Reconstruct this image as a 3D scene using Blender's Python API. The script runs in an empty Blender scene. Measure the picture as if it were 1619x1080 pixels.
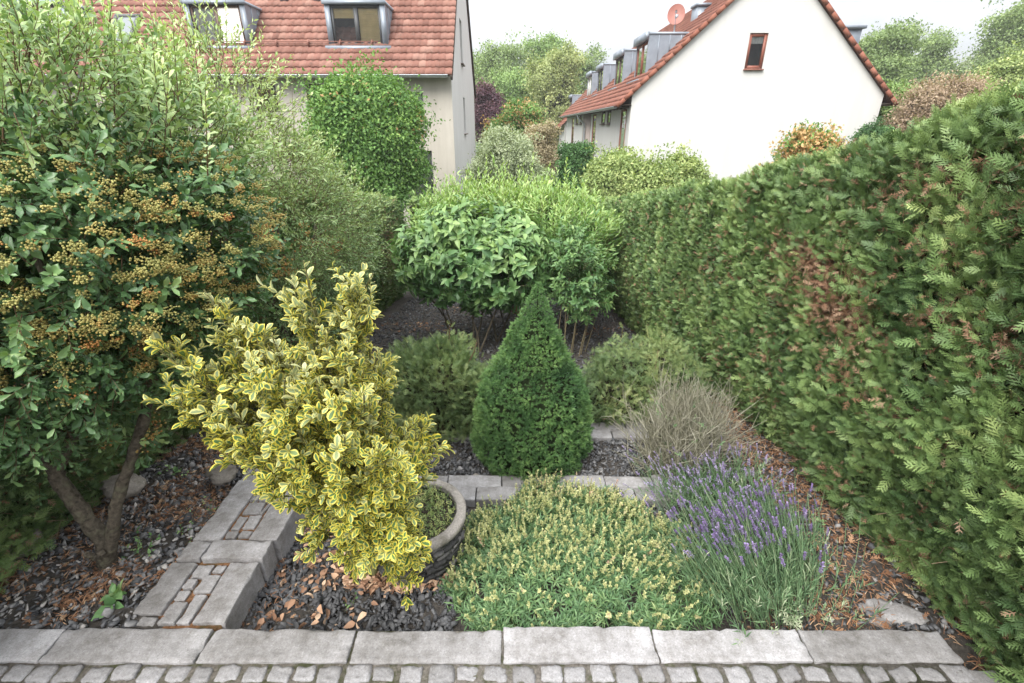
import bpy, bmesh, math
import numpy as np
from mathutils import Vector, Matrix, noise as mnoise

rng = np.random.default_rng(11)
R = math.radians
TH = R(24.4)
CT, ST = math.cos(TH), math.sin(TH)
EYE = np.array([0.0, 0.0, 1.8])
SC = bpy.context.scene
COL = SC.collection


def ray(px, py):
    u = (px - 809.5) / 751.0
    v = (py - 540.0) / 751.0
    return np.array([u, CT - v * ST, -ST - v * CT])


def at_y(px, py, Y):
    d = ray(px, py)
    return EYE + d * (Y / d[1])


def at_z(px, py, Z):
    d = ray(px, py)
    return EYE + d * ((Z - 1.8) / d[2])


def at_x(px, py, X):
    d = ray(px, py)
    return EYE + d * (X / d[0])


# ------------------------------------------------------------------ terrain
GY = [-2, 1.0, 1.5, 2.1, 2.9, 7.5, 10, 17, 25, 90]
GZ = [-.10, -.12, -.15, -.2, -.3, -1.1, -1.5, -2.8, -3.0, -3.0]


def sstep(a, b, x):
    t = np.clip((x - a) / (b - a), 0, 1)
    return t * t * (3 - 2 * t)


def ground(x, y):
    x = np.asarray(x, float)
    y = np.asarray(y, float)
    z = np.interp(y, GY, GZ)
    near = 1 - sstep(2.6, 5.0, y)
    z = z + near * (.11 * (1 - sstep(-1.42, -1.25, x)) + .09 * sstep(.95, 1.3, x))
    z = np.where(y < 1.2, np.minimum(z, -.09), z)
    return z


# ------------------------------------------------------------------ mesh building
class Geo:
    def __init__(self):
        self.V, self.F, self.A, self.E, self.n = [], [], [], [], 0

    def add(self, V, F, var=None, edge=None):
        V = np.asarray(V, float).reshape(-1, 3)
        F = np.asarray(F, int)
        if F.ndim == 1:
            F = F.reshape(1, -1)
        self.V.append(V)
        self.F.append(F + self.n)
        m = len(V)
        self.A.append(np.full(m, .5) if var is None else np.broadcast_to(var, (m,)).astype(float))
        self.E.append(np.zeros(m) if edge is None else np.broadcast_to(edge, (m,)).astype(float))
        self.n += m

    def box(self, x0, x1, y0, y1, z0, z1, var=None):
        V = [(x, y, z) for z in (z0, z1) for y in (y0, y1) for x in (x0, x1)]
        F = [(0, 2, 3, 1), (4, 5, 7, 6), (0, 1, 5, 4), (2, 6, 7, 3), (0, 4, 6, 2), (1, 3, 7, 5)]
        self.add(V, F, var)

    def obox(self, c, ax, ay, az, hx, hy, hz, var=None):
        c, ax, ay, az = map(lambda q: np.asarray(q, float), (c, ax, ay, az))
        V = [c + ax * hx * i + ay * hy * j + az * hz * k for k in (-1, 1) for j in (-1, 1) for i in (-1, 1)]
        F = [(0, 2, 3, 1), (4, 5, 7, 6), (0, 1, 5, 4), (2, 6, 7, 3), (0, 4, 6, 2), (1, 3, 7, 5)]
        self.add(V, F, var)

    def tube(self, pts, rad, sides=8, var=None, rough=0.0):
        pts = np.asarray(pts, float)
        rad = np.broadcast_to(rad, (len(pts),)).astype(float)
        T = np.gradient(pts, axis=0)
        T /= np.linalg.norm(T, axis=1)[:, None] + 1e-9
        ref = np.array([0.31, 0.17, 0.93]) if abs(T[0] @ np.array([.31, .17, .93])) < .9 else np.array([1., 0, 0])
        V = []
        for p, t, r in zip(pts, T, rad):
            a = np.cross(t, ref); a /= np.linalg.norm(a)
            b = np.cross(t, a)
            th = np.arange(sides) * 2 * np.pi / sides
            rr = r * (1 + rough * rng.normal(size=sides))
            V.append(p + np.outer(np.cos(th) * rr, a) + np.outer(np.sin(th) * rr, b))
        V = np.concatenate(V)
        n = len(pts)
        i = np.arange(n - 1)[:, None] * sides
        j = np.arange(sides)[None, :]
        k = (j + 1) % sides
        F = np.stack([i + j, i + k, i + sides + k, i + sides + j], -1).reshape(-1, 4)
        self.add(V, F, var)
        self.add(V[-sides:], np.arange(sides)[None, :], var)

    def inst(self, tmpl, P, D, N, S, var=None):
        """copies of a template (verts x along D, z along N)"""
        tv, tf, te = tmpl
        P = np.asarray(P, float); n = len(P)
        if n == 0:
            return
        D = nrm(np.asarray(D, float)); N = np.asarray(N, float)
        Y = nrm(np.cross(N, D)); N = np.cross(D, Y)
        S = np.asarray(S, float)
        if S.ndim == 0:
            S = np.full(n, float(S))
        if S.ndim == 1:
            S = np.stack([S, S, S], 1)
        L = tv[None] * S[:, None, :]
        V = P[:, None] + L[..., 0:1] * D[:, None] + L[..., 1:2] * Y[:, None] + L[..., 2:3] * N[:, None]
        m = len(tv)
        F = (tf[None] + (np.arange(n) * m)[:, None, None]).reshape(-1, tf.shape[1])
        var = rng.random(n) if var is None else np.asarray(var)
        self.add(V.reshape(-1, 3), F, np.repeat(var, m), np.tile(te, n))

    def build(self, name, mat, parent=None, smooth=False):
        me = bpy.data.meshes.new(name)
        V = np.concatenate(self.V)
        off = np.array(parent['_w']) if parent is not None else np.zeros(3)
        V = V - off
        me.vertices.add(len(V))
        me.vertices.foreach_set('co', V.astype(np.float32).ravel())
        loops = np.concatenate([f.ravel() for f in self.F])
        tot = np.concatenate([np.full(len(f), f.shape[1]) for f in self.F])
        st = np.concatenate([[0], np.cumsum(tot)[:-1]])
        me.loops.add(len(loops))
        me.loops.foreach_set('vertex_index', loops.astype(np.int32))
        me.polygons.add(len(tot))
        me.polygons.foreach_set('loop_start', st.astype(np.int32))
        me.update(calc_edges=True)
        if smooth:
            me.polygons.foreach_set('use_smooth', np.ones(len(tot), bool))
        a = me.attributes.new('var', 'FLOAT', 'POINT')
        a.data.foreach_set('value', np.concatenate(self.A).astype(np.float32))
        E = np.concatenate(self.E)
        if E.any():
            a = me.attributes.new('edge', 'FLOAT', 'POINT')
            a.data.foreach_set('value', E.astype(np.float32))
        me.materials.append(mat)
        o = bpy.data.objects.new(name, me)
        COL.objects.link(o)
        if parent is not None:
            o.parent = parent
            o['_w'] = list(off)
        else:
            o['_w'] = [0., 0., 0.]
        return o


def sub(name, geo, mat, parent, smooth=False):
    """a child of a mesh part (parts sit at their thing's origin)"""
    return geo.build(name, mat, parent, smooth)


def thing(name, label, cat, loc, group=None):
    o = bpy.data.objects.new(name, None)
    COL.objects.link(o)
    o.location = [float(q) for q in loc]
    o.empty_display_size = .1
    o['_w'] = [float(q) for q in loc]
    o['label'] = label
    o['category'] = cat
    if group:
        o['group'] = group
    return o


def tag(o, label, cat=None, group=None, kind=None):
    o['label'] = label
    if cat: o['category'] = cat
    if group: o['group'] = group
    if kind: o['kind'] = kind
    return o


def nrm(v):
    return v / (np.linalg.norm(v, axis=-1, keepdims=True) + 1e-12)


def runit(n):
    return nrm(rng.normal(size=(n, 3)))


def vnoise(P, s, seed=0):
    """cheap smooth 3d noise in about -1..1"""
    r = np.random.default_rng(seed + 100)
    out = np.zeros(len(P))
    for k in range(7):
        d = nrm(r.normal(size=3)) * s * r.uniform(.6, 1.8)
        out += np.sin(P @ d * 2 * np.pi + r.uniform(0, 6.28))
    return out / 3.2


# ------------------------------------------------------------------ materials
def new_mat(name):
    m = bpy.data.materials.new(name)
    m.use_nodes = True
    nt = m.node_tree
    for n in list(nt.nodes):
        nt.nodes.remove(n)
    out = nt.nodes.new('ShaderNodeOutputMaterial')
    return m, nt, out


def ramp(nt, stops, interp='LINEAR'):
    r = nt.nodes.new('ShaderNodeValToRGB')
    e = r.color_ramp
    e.interpolation = interp
    while len(e.elements) < len(stops):
        e.elements.new(.5)
    for el, (p, c) in zip(e.elements, stops):
        el.position = p
        el.color = (*c, 1)
    return r


def mixc(nt, fac, a, b, mode='MIX'):
    m = nt.nodes.new('ShaderNodeMix')
    m.data_type = 'RGBA'
    m.blend_type = mode
    for s, v in ((m.inputs[0], fac), (m.inputs[6], a), (m.inputs[7], b)):
        if hasattr(v, 'is_output'):
            nt.links.new(v, s)
        elif isinstance(v, (int, float)):
            s.default_value = v
        else:
            s.default_value = (*v, 1)
    return m.outputs[2]


def attr(nt, name):
    a = nt.nodes.new('ShaderNodeAttribute')
    a.attribute_name = name
    return a.outputs['Fac']


def noise_tex(nt, scale, detail=4, rough=.6, coord='Object', vec=None):
    n = nt.nodes.new('ShaderNodeTexNoise')
    n.inputs['Scale'].default_value = scale
    n.inputs['Detail'].default_value = detail
    n.inputs['Roughness'].default_value = rough
    if vec is None:
        tc = nt.nodes.new('ShaderNodeTexCoord')
        vec = tc.outputs[coord]
    nt.links.new(vec, n.inputs['Vector'])
    return n.outputs['Fac']


def bump(nt, h, strength=.4, dist=.01):
    b = nt.nodes.new('ShaderNodeBump')
    b.inputs['Strength'].default_value = strength
    b.inputs['Distance'].default_value = dist
    nt.links.new(h, b.inputs['Height'])
    return b.outputs['Normal']


def principled(nt, color, rough=.6, spec=.4, metal=0, normal=None):
    p = nt.nodes.new('ShaderNodeBsdfPrincipled')
    if hasattr(color, 'is_output'):
        nt.links.new(color, p.inputs['Base Color'])
    else:
        p.inputs['Base Color'].default_value = (*color, 1)
    p.inputs['Roughness'].default_value = rough
    p.inputs['Specular IOR Level'].default_value = spec
    p.inputs['Metallic'].default_value = metal
    if normal is not None:
        nt.links.new(normal, p.inputs['Normal'])
    return p


LEAF_GAIN = 1.45


def leaf_mat(name, stops, rough=.55, spec=.35, trans=.3, patch=None, tcol=(1.15, 1.2, .55)):
    """leaf colour by each leaf's own random value; patch = (scale, colour, amount) for growth patches"""
    m, nt, out = new_mat(name)
    c = ramp(nt, [(q, tuple(min(.75, v * LEAF_GAIN) for v in k)) for q, k in stops])
    nt.links.new(attr(nt, 'var'), c.inputs[0])
    col = c.outputs[0]
    if patch:
        f = noise_tex(nt, patch[0], 2)
        r = ramp(nt, [(.42, (0, 0, 0)), (.62, (patch[2],) * 3)])
        nt.links.new(f, r.inputs[0])
        col = mixc(nt, r.outputs[0], col, patch[1])
    p = principled(nt, col, rough, spec)
    t = nt.nodes.new('ShaderNodeBsdfTranslucent')
    tc = mixc(nt, 1.0, col, tcol, 'MULTIPLY')
    nt.links.new(tc, t.inputs['Color'])
    mx = nt.nodes.new('ShaderNodeMixShader')
    mx.inputs[0].default_value = trans
    nt.links.new(p.outputs[0], mx.inputs[1])
    nt.links.new(t.outputs[0], mx.inputs[2])
    nt.links.new(mx.outputs[0], out.inputs[0])
    return m


def simple_mat(name, color, rough=.6, spec=.4, metal=0, nscale=None, namp=.25, bstr=0, bdist=.005, dirt=None):
    m, nt, out = new_mat(name)
    col = color
    nrml = None
    if nscale:
        f = noise_tex(nt, nscale, 6)
        lo = tuple(max(0, c * (1 - namp)) for c in color)
        hi = tuple(min(1, c * (1 + namp)) for c in color)
        r = ramp(nt, [(.3, lo), (.7, hi)])
        nt.links.new(f, r.inputs[0])
        col = r.outputs[0]
        if bstr:
            nrml = bump(nt, f, bstr, bdist)
    if dirt:
        f2 = noise_tex(nt, dirt[0], 5, .7)
        r2 = ramp(nt, [(dirt[2], (0, 0, 0)), (dirt[2] + .15, (dirt[3],) * 3)])
        nt.links.new(f2, r2.inputs[0])
        col = mixc(nt, r2.outputs[0], col, dirt[1])
    p = principled(nt, col, rough, spec, metal, nrml)
    nt.links.new(p.outputs[0], out.inputs[0])
    return m


def var_mat(name, stops, rough=.8, spec=.3, nscale=None, namp=.3, bstr=0, bdist=.004):
    m, nt, out = new_mat(name)
    c = ramp(nt, stops)
    nt.links.new(attr(nt, 'var'), c.inputs[0])
    col = c.outputs[0]
    nrml = None
    if nscale:
        f = noise_tex(nt, nscale, 5)
        r = ramp(nt, [(.3, (1 - namp,) * 3), (.7, (1 + namp,) * 3)])
        nt.links.new(f, r.inputs[0])
        col = mixc(nt, 1.0, col, r.outputs[0], 'MULTIPLY')
        if bstr:
            nrml = bump(nt, f, bstr, bdist)
    p = principled(nt, col, rough, spec, 0, nrml)
    nt.links.new(p.outputs[0], out.inputs[0])
    return m


# ------------------------------------------------------------------ templates
def leaf_tmpl(w=.4, nseg=4, fold=.12, curl=.12, shape='ell', pw=1.0):
    t = np.linspace(0, 1, nseg + 1)
    if shape == 'ell':
        wd = np.sin(np.pi * np.clip(t, 0, 1)) ** .7
    elif shape == 'ovate':
        wd = np.sin(np.pi * t ** .65) ** .8
    elif shape == 'obov':
        wd = np.sin(np.pi * t ** 1.5) ** .75
    else:
        wd = np.sin(np.pi * t) ** .5 * (1 - .4 * t)
    wd = wd / wd.max() * w * .5
    wd[0] = .03 * w
    wd[-1] = .0
    V, E = [], []
    for ti, wi in zip(t, wd):
        z = -curl * (ti ** 2)
        V += [(ti, wi, z + fold * wi * 2), (ti, 0, z), (ti, -wi, z + fold * wi * 2)]
        E += [1, 0, 1]
    E = np.array(E, float)
    E[:3] = .75
    E[-3:] = 1
    F = []
    for i in range(nseg):
        a = 3 * i
        F += [(a, a + 1, a + 4), (a, a + 4, a + 3), (a + 1, a + 2, a + 5), (a + 1, a + 5, a + 4)]
    return np.array(V, float), np.array(F), E


def diamond_tmpl(w=.45, fold=.15, curl=.15):
    V = np.array([(0, 0, 0), (.45, w / 2, fold * w), (1, 0, -curl), (.45, -w / 2, fold * w), (.5, 0, 0)], float)
    F = np.array([(0, 4, 1), (0, 3, 4), (1, 4, 2), (4, 3, 2)])
    return V, F, np.array([0, 1, 1, 1, 0], float)


def twig_tmpl():
    th = np.arange(3) * 2 * np.pi / 3
    V = [(0, np.cos(a), np.sin(a)) for a in th] + [(1, .45 * np.cos(a), .45 * np.sin(a)) for a in th]
    F = []
    for j in range(3):
        k = (j + 1) % 3
        F += [(j, k, 3 + k), (j, 3 + k, 3 + j)]
    return np.array(V, float), np.array(F), np.zeros(6)


TWIG = twig_tmpl()


def lobed_tmpl(lobes=5, depth=.5):
    """flat palmate leaf, stalk at origin, lying along +x"""
    pts = []
    c = np.array([.38, 0])
    n = lobes * 2
    for i in range(n + 1):
        a = np.pi + 2 * np.pi * (i + .5) / (n + 1)
        r = .62 if i % 2 == 1 else .62 * (1 - depth)
        pts.append(c + r * np.array([np.cos(a), np.sin(a)]))
    V = [(0.38, 0, .06)] + [(p[0], p[1], -.12 * (abs(p[1]) + max(p[0] - .5, 0))) for p in pts]
    F = [(0, i + 1, (i + 1) % (n + 1) + 1) for i in range(n + 1)]
    return np.array(V, float), np.array(F), np.zeros(len(V))


def spray_tmpl(nb=8, lobes=3, seed=1, wid=.045):
    """flat scaly conifer spray: stem, alternate side branchlets and their lobes"""
    r = np.random.default_rng(seed)
    V, F = [], []

    def strip(p, d, L, w, zc):
        d = d / np.linalg.norm(d)
        q = np.array([-d[1], d[0]])
        i = len(V)
        a = [p - q * w * .5, p + q * w * .5, p + d * L * .6 + q * w * .45, p + d * L, p + d * L * .6 - q * w * .45]
        for b in a:
            V.append((b[0], b[1], -zc * (b[0] ** 2) * .5 - .25 * b[1] ** 2))
        F.extend([(i, i + 1, i + 2), (i, i + 2, i + 4), (i + 4, i + 2, i + 3)])

    strip(np.zeros(2), np.array([1., 0]), 1.0, wid * .8, .25)
    for k in range(nb):
        t = .12 + .8 * k / nb
        for sgn in (1, -1):
            tt = t + (.05 if sgn < 0 else 0) + r.normal() * .012
            L = .44 * (1 - tt) ** .75 * r.uniform(.7, 1.15) + .06
            an = R(r.uniform(34, 50)) * sgn
            d = np.array([math.cos(an), math.sin(an)])
            p = np.array([tt, 0])
            strip(p, d, L, wid, .25)
            if L > .14 and lobes:
                for j in range(lobes):
                    u = .25 + .6 * j / lobes
                    for s2 in (1, -1):
                        l2 = L * .46 * (1 - u * .7) * r.uniform(.8, 1.2)
                        a2 = an + s2 * R(38)
                        b = p + d * L * (u + .08 * s2)
                        q = np.array([-math.sin(a2), math.cos(a2)]) * wid * .40
                        e = b + np.array([math.cos(a2), math.sin(a2)]) * l2
                        i = len(V)
                        for c in (b - q, b + q, e):
                            V.append((c[0], c[1], -.125 * c[0] ** 2 - .25 * c[1] ** 2 + r.normal() * .01))
                        F.append((i, i + 1, i + 2))
    V = np.array(V, float)
    return V, np.array(F), np.zeros(len(V))


def ico_tmpl(sub=1):
    bm = bmesh.new()
    bmesh.ops.create_icosphere(bm, subdivisions=sub, radius=1)
    V = np.array([v.co[:] for v in bm.verts])
    F = np.array([[v.index for v in f.verts] for f in bm.faces])
    bm.free()
    return V, F, np.zeros(len(V))


ICO = ico_tmpl(1)


def chip_tmpl(seed, flat=.5):
    """angular stone chip: convex hull of a few random points"""
    r = np.random.default_rng(seed)
    bm = bmesh.new()
    for p in nrm(r.normal(size=(11, 3))) * r.uniform(.75, 1.1, (11, 1)):
        bm.verts.new(p * np.array([1, .7, flat]))
    res = bmesh.ops.convex_hull(bm, input=bm.verts)
    bmesh.ops.delete(bm, geom=[g for g in res['geom_interior'] if isinstance(g, bmesh.types.BMVert)], context='VERTS')
    bmesh.ops.triangulate(bm, faces=bm.faces)
    bm.verts.index_update()
    V = np.array([v.co[:] for v in bm.verts])
    F = np.array([[v.index for v in f.verts] for f in bm.faces])
    bm.free()
    return V, F, np.zeros(len(V))


# ------------------------------------------------------------------ plants
def perp(D):
    a = np.cross(D, runit(len(D)))
    return nrm(a)


def shoots(geo, tmpl, P, D, L, n, ang=50, scale=.03, sjit=.25, bend=0.0, t0=.15, var=None, vjit=.12,
           whorl=2.4, tips=True, twig=None, trad=.002, droop=0.0, tipvar=0.0, taper=.35):
    """leaves along shoots. P,D,L per shoot; n leaves per shoot; bend pulls shoots up (+) or down (-)"""
    m = len(P)
    if m == 0:
        return
    D = nrm(D)
    L = np.broadcast_to(L, (m,))
    base_var = rng.random(m) if var is None else np.broadcast_to(var, (m,))
    X = perp(D)
    Y = np.cross(D, X)
    t = t0 + (1 - t0) * (np.arange(n)[None, :] + rng.random((m, n)) * .6) / n
    B = np.array([0, 0, 1.0]) * bend
    pos = P[:, None] + D[:, None] * (L[:, None] * t)[..., None] + B * (L[:, None] * t ** 2)[..., None]
    dr = nrm(D[:, None] + 2 * B * t[..., None])
    ph = np.arange(n)[None, :] * whorl + rng.random((m, 1)) * 6.28 + rng.normal(size=(m, n)) * .3
    rad = X[:, None] * np.cos(ph)[..., None] + Y[:, None] * np.sin(ph)[..., None]
    a = R(ang) * (1 - .45 * t) + rng.normal(size=(m, n)) * .15
    ld = dr * np.cos(a)[..., None] + rad * np.sin(a)[..., None]
    ld[..., 2] -= droop
    ln = dr * np.sin(a)[..., None] - rad * np.cos(a)[..., None] + np.array([0, 0, .35])
    s = scale * (1 + rng.normal(size=(m, n)) * sjit).clip(.4, 1.7) * (1 - taper * np.abs(t - .55) * 1.6)
    v = np.clip(base_var[:, None] + rng.normal(size=(m, n)) * vjit + tipvar * (t - .4), 0, 1)
    geo.inst(tmpl, pos.reshape(-1, 3), ld.reshape(-1, 3), ln.reshape(-1, 3), s.ravel(), v.ravel())
    if twig is not None:
        mid = P + D * (L * .5)[:, None] + B * (L * .25)[:, None]
        end = P + D * L[:, None] + B * L[:, None]
        for a_, b_, r_ in ((P, mid, trad), (mid, end, trad * .6)):
            d_ = b_ - a_
            l_ = np.linalg.norm(d_, axis=1)
            twig.inst(TWIG, a_, d_, perp(nrm(d_)), np.stack([l_, np.full(m, r_), np.full(m, r_)], 1))


def sample_ells(ells, n, lo=.8, hi=1.02, cull=.72):
    """points near the surface of a union of ellipsoids [(centre, radii)], with outward normals"""
    C = np.array([e[0] for e in ells], float)
    A = np.array([e[1] for e in ells], float)
    w = (A[:, 0] * A[:, 1] + A[:, 1] * A[:, 2] + A[:, 0] * A[:, 2])
    k = rng.choice(len(ells), int(n * 1.6) + 8, p=w / w.sum())
    u = runit(len(k))
    r = rng.uniform(lo, hi, len(k))
    P = C[k] + u * A[k] * r[:, None]
    N = nrm(u / A[k])
    keep = np.ones(len(k), bool)
    for i in range(len(ells)):
        q = np.linalg.norm((P - C[i]) / A[i], axis=1)
        keep &= ~((q < cull) & (k != i))
    P, N = P[keep], N[keep]
    return P[:n], N[:n]


def stem_lines(geo, base, targets, r0, r1=.4, sides=6, wob=.04, var=None):
    """branches from base to each target, slightly bowed"""
    base = np.asarray(base, float)
    for tgt in targets:
        tgt = np.asarray(tgt, float)
        n = 7
        t = np.linspace(0, 1, n)[:, None]
        L = np.linalg.norm(tgt - base)
        p = base + (tgt - base) * t
        p += np.sin(np.pi * t) * rng.normal(size=3) * wob * L + rng.normal(size=(n, 3)) * wob * .15 * L * np.sin(np.pi * t)
        p[:, 2] += np.sin(np.pi * t[:, 0]) * .06 * L
        geo.tube(p, np.linspace(r0, r0 * r1, n), sides, var)


# ------------------------------------------------------------------ stones
def stone(name, x0, x1, y0, y1, z0, z1, mat, label, cat='kerb stone', group=None, bev=.008, jit=.004, cuts=5, shear=0.0, rot=0.0):
    bm = bmesh.new()
    bmesh.ops.create_cube(bm, size=1)
    sx, sy, sz = x1 - x0, y1 - y0, z1 - z0
    for v in bm.verts:
        v.co = Vector((v.co.x * sx, v.co.y * sy, v.co.z * sz))
    bmesh.ops.bevel(bm, geom=list(bm.edges), offset=bev, segments=2, affect='EDGES', profile=.6)
    long_e = [e for e in bm.edges if e.calc_length() > min(.03, .4 * min(sx, sy))]
    bmesh.ops.subdivide_edges(bm, edges=long_e, cuts=cuts, use_grid_fill=True)
    seed = Vector((rng.uniform(-50, 50), rng.uniform(-50, 50), 0))
    for v in bm.verts:
        q = v.co + seed
        d = mnoise.noise_vector(q * 14) * jit * .8 + mnoise.noise_vector(q * 45) * jit * .45 + mnoise.noise_vector(q * 110) * jit * .3
        ea, eb, ec = abs(v.co.x) / (sx / 2), abs(v.co.y) / (sy / 2), abs(v.co.z) / (sz / 2)
        near_e = sorted((sx / 2 * (1 - ea), sy / 2 * (1 - eb), sz / 2 * (1 - ec)))[1]      # distance to the nearest edge
        chip = max(0, mnoise.noise(q * 24) - .12) * max(0, 1 - near_e / .014)
        v.co += d
        v.co.z -= chip * .022 * (1 if v.co.z > 0 else 0)
        v.co.y *= 1 - chip * .05
        v.co.x += shear * v.co.y
    bmesh.ops.recalc_face_normals(bm, faces=bm.faces)
    me = bpy.data.meshes.new(name)
    bm.to_mesh(me)
    bm.free()
    a = me.attributes.new('var', 'FLOAT', 'POINT')
    a.data.foreach_set('value', np.full(len(me.vertices), rng.random(), np.float32))
    me.polygons.foreach_set('use_smooth', np.ones(len(me.polygons), bool))
    me.materials.append(mat)
    o = bpy.data.objects.new(name, me)
    o.location = ((x0 + x1) / 2, (y0 + y1) / 2, (z0 + z1) / 2)
    o.rotation_euler = (rng.normal() * .006, rng.normal() * .006, rot)
    COL.objects.link(o)
    tag(o, label, cat, group)
    return o


def rock(name, c, r, mat, label, cat='rock', group=None, rotz=0.0):
    bm = bmesh.new()
    bmesh.ops.create_icosphere(bm, subdivisions=4, radius=1)
    seed = Vector((rng.uniform(-50, 50), rng.uniform(-50, 50), 0))
    for v in bm.verts:
        q = v.co * 1.1 + seed
        k = 1 + .35 * mnoise.noise(q) + .12 * mnoise.noise(q * 3) + .05 * mnoise.noise(q * 8)
        co = v.co * k
        co.z = max(min(co.z, .75 + .1 * mnoise.noise(q * 2)), -.9)
        v.co = Vector((co.x * r[0], co.y * r[1], co.z * r[2]))
    me = bpy.data.meshes.new(name)
    bm.to_mesh(me)
    bm.free()
    a = me.attributes.new('var', 'FLOAT', 'POINT')
    a.data.foreach_set('value', np.full(len(me.vertices), rng.random(), np.float32))
    me.polygons.foreach_set('use_smooth', np.ones(len(me.polygons), bool))
    me.materials.append(mat)
    o = bpy.data.objects.new(name, me)
    o.location = [float(q) for q in c]
    o.rotation_euler = (0, 0, rotz)
    COL.objects.link(o)
    tag(o, label, cat, group)
    return o
EXPOSURE = 1.8
HAZE = 0.0009

# ================================================================== world, sun, camera
SUN_EL, SUN_AZ = 47.0, 212.0     # azimuth clockwise from +Y (north); sun behind the camera, high
w = bpy.data.worlds.new("World")
SC.world = w
w.use_nodes = True
nt = w.node_tree
for n in list(nt.nodes):
    nt.nodes.remove(n)
wo = nt.nodes.new('ShaderNodeOutputWorld')
bg = nt.nodes.new('ShaderNodeBackground')
sky = nt.nodes.new('ShaderNodeTexSky')
sky.sky_type = 'NISHITA'
sky.sun_disc = False
sky.sun_elevation = R(SUN_EL)
sky.sun_rotation = R(SUN_AZ)
tc = nt.nodes.new('ShaderNodeTexCoord')
sp = nt.nodes.new('ShaderNodeSeparateXYZ')
nt.links.new(tc.outputs['Generated'], sp.inputs[0])
mp = nt.nodes.new('ShaderNodeMapping')
mp.inputs['Scale'].default_value = (1.2, 1.2, 5.0)
nt.links.new(tc.outputs['Generated'], mp.inputs[0])
cl = noise_tex(nt, 2.2, 5, .55, vec=mp.outputs[0])
cr = ramp(nt, [(.36, (.82, .83, .86)), (.60, (1.05, 1.05, 1.055))])
nt.links.new(cl, cr.inputs[0])
elev = nt.nodes.new('ShaderNodeMapRange')      # overcast sky: brighter overhead than at the horizon
elev.inputs['From Min'].default_value = 0.0
elev.inputs['From Max'].default_value = 1.0
elev.inputs['To Min'].default_value = 1.46
elev.inputs['To Max'].default_value = 12.0
nt.links.new(sp.outputs['Z'], elev.inputs['Value'])
vm = nt.nodes.new('ShaderNodeVectorMath')
vm.operation = 'SCALE'
nt.links.new(cr.outputs[0], vm.inputs[0])
nt.links.new(elev.outputs[0], vm.inputs['Scale'])
skymix = mixc(nt, .93, sky.outputs[0], vm.outputs[0])
nt.links.new(skymix, bg.inputs['Color'])
bg.inputs['Strength'].default_value = 0.10
nt.links.new(bg.outputs[0], wo.inputs[0])

sl = bpy.data.lights.new('sun', 'SUN')
sl.energy = 1.6
sl.angle = R(38)
sl.color = (1.0, .95, .88)
so = bpy.data.objects.new('sun', sl)
az = R(SUN_AZ)
sd = Vector((math.sin(az) * math.cos(R(SUN_EL)), math.cos(az) * math.cos(R(SUN_EL)), math.sin(R(SUN_EL))))
so.rotation_euler = sd.to_track_quat('Z', 'Y').to_euler()
so.location = (0, -5, 20)
COL.objects.link(so)

cam = bpy.data.cameras.new('camera')
cam.sensor_width = 36
cam.lens = 36 * 751 / 1619
cam.clip_start = .05
cam.clip_end = 2000
co = bpy.data.objects.new('camera', cam)
co.location = EYE
co.rotation_euler = (R(90 - 24.4), 0, 0)
COL.objects.link(co)
SC.camera = co
SC.view_settings.view_transform = 'Standard'
SC.view_settings.look = 'None'
SC.view_settings.exposure = EXPOSURE
SC.view_settings.gamma = 1
SC.cycles.max_bounces = 8
SC.cycles.diffuse_bounces = 4
SC.cycles.transparent_max_bounces = 8

# thin summer air: pales the far trees
hz = bpy.data.meshes.new('haze')
bm = bmesh.new(); bmesh.ops.create_cube(bm, size=1)
for v in bm.verts:
    v.co = Vector((v.co.x * 240, v.co.y * 140 + 50, v.co.z * 30 + 11))
bm.to_mesh(hz); bm.free()
hm, nt, out = new_mat('haze')
pv_ = nt.nodes.new('ShaderNodeVolumePrincipled')
pv_.inputs['Color'].default_value = (.95, .97, 1, 1)
pv_.inputs['Density'].default_value = HAZE
nt.links.new(pv_.outputs[0], out.inputs['Volume'])
hz.materials.append(hm)
ho = bpy.data.objects.new('haze', hz)
COL.objects.link(ho)
ho['kind'] = 'stuff'
ho['label'] = 'thin pale air over the gardens'

# ================================================================== shared materials
def granite_mat(name, base, dirt):
    m, nt, out = new_mat(name)
    f = noise_tex(nt, 150, 4, .85)
    r = ramp(nt, [(.30, tuple(c * .40 for c in base)), (.43, tuple(c * .95 for c in base)), (.58, tuple(c * 1.05 for c in base)), (.70, tuple(min(1, c * 1.6) for c in base))])
    nt.links.new(f, r.inputs[0])
    f2 = noise_tex(nt, 7, 7, .75)
    r2 = ramp(nt, [(.34, (.52, .50, .47)), (.62, (1.12, 1.12, 1.13))])
    nt.links.new(f2, r2.inputs[0])
    col = mixc(nt, 1, r.outputs[0], r2.outputs[0], 'MULTIPLY')
    f3 = noise_tex(nt, 16, 8, .8)
    r3 = ramp(nt, [(.555, (0, 0, 0)), (.70, (.8, .8, .8))])
    nt.links.new(f3, r3.inputs[0])
    col = mixc(nt, r3.outputs[0], col, dirt)
    tv = ramp(nt, [(0, (.76, .755, .74)), (1, (1.15, 1.15, 1.15))])
    nt.links.new(attr(nt, 'var'), tv.inputs[0])
    col = mixc(nt, 1, col, tv.outputs[0], 'MULTIPLY')
    p = principled(nt, col, .85, .3, 0, bump(nt, noise_tex(nt, 90, 6, .8), .55, .006))
    nt.links.new(p.outputs[0], out.inputs[0])
    return m


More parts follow.
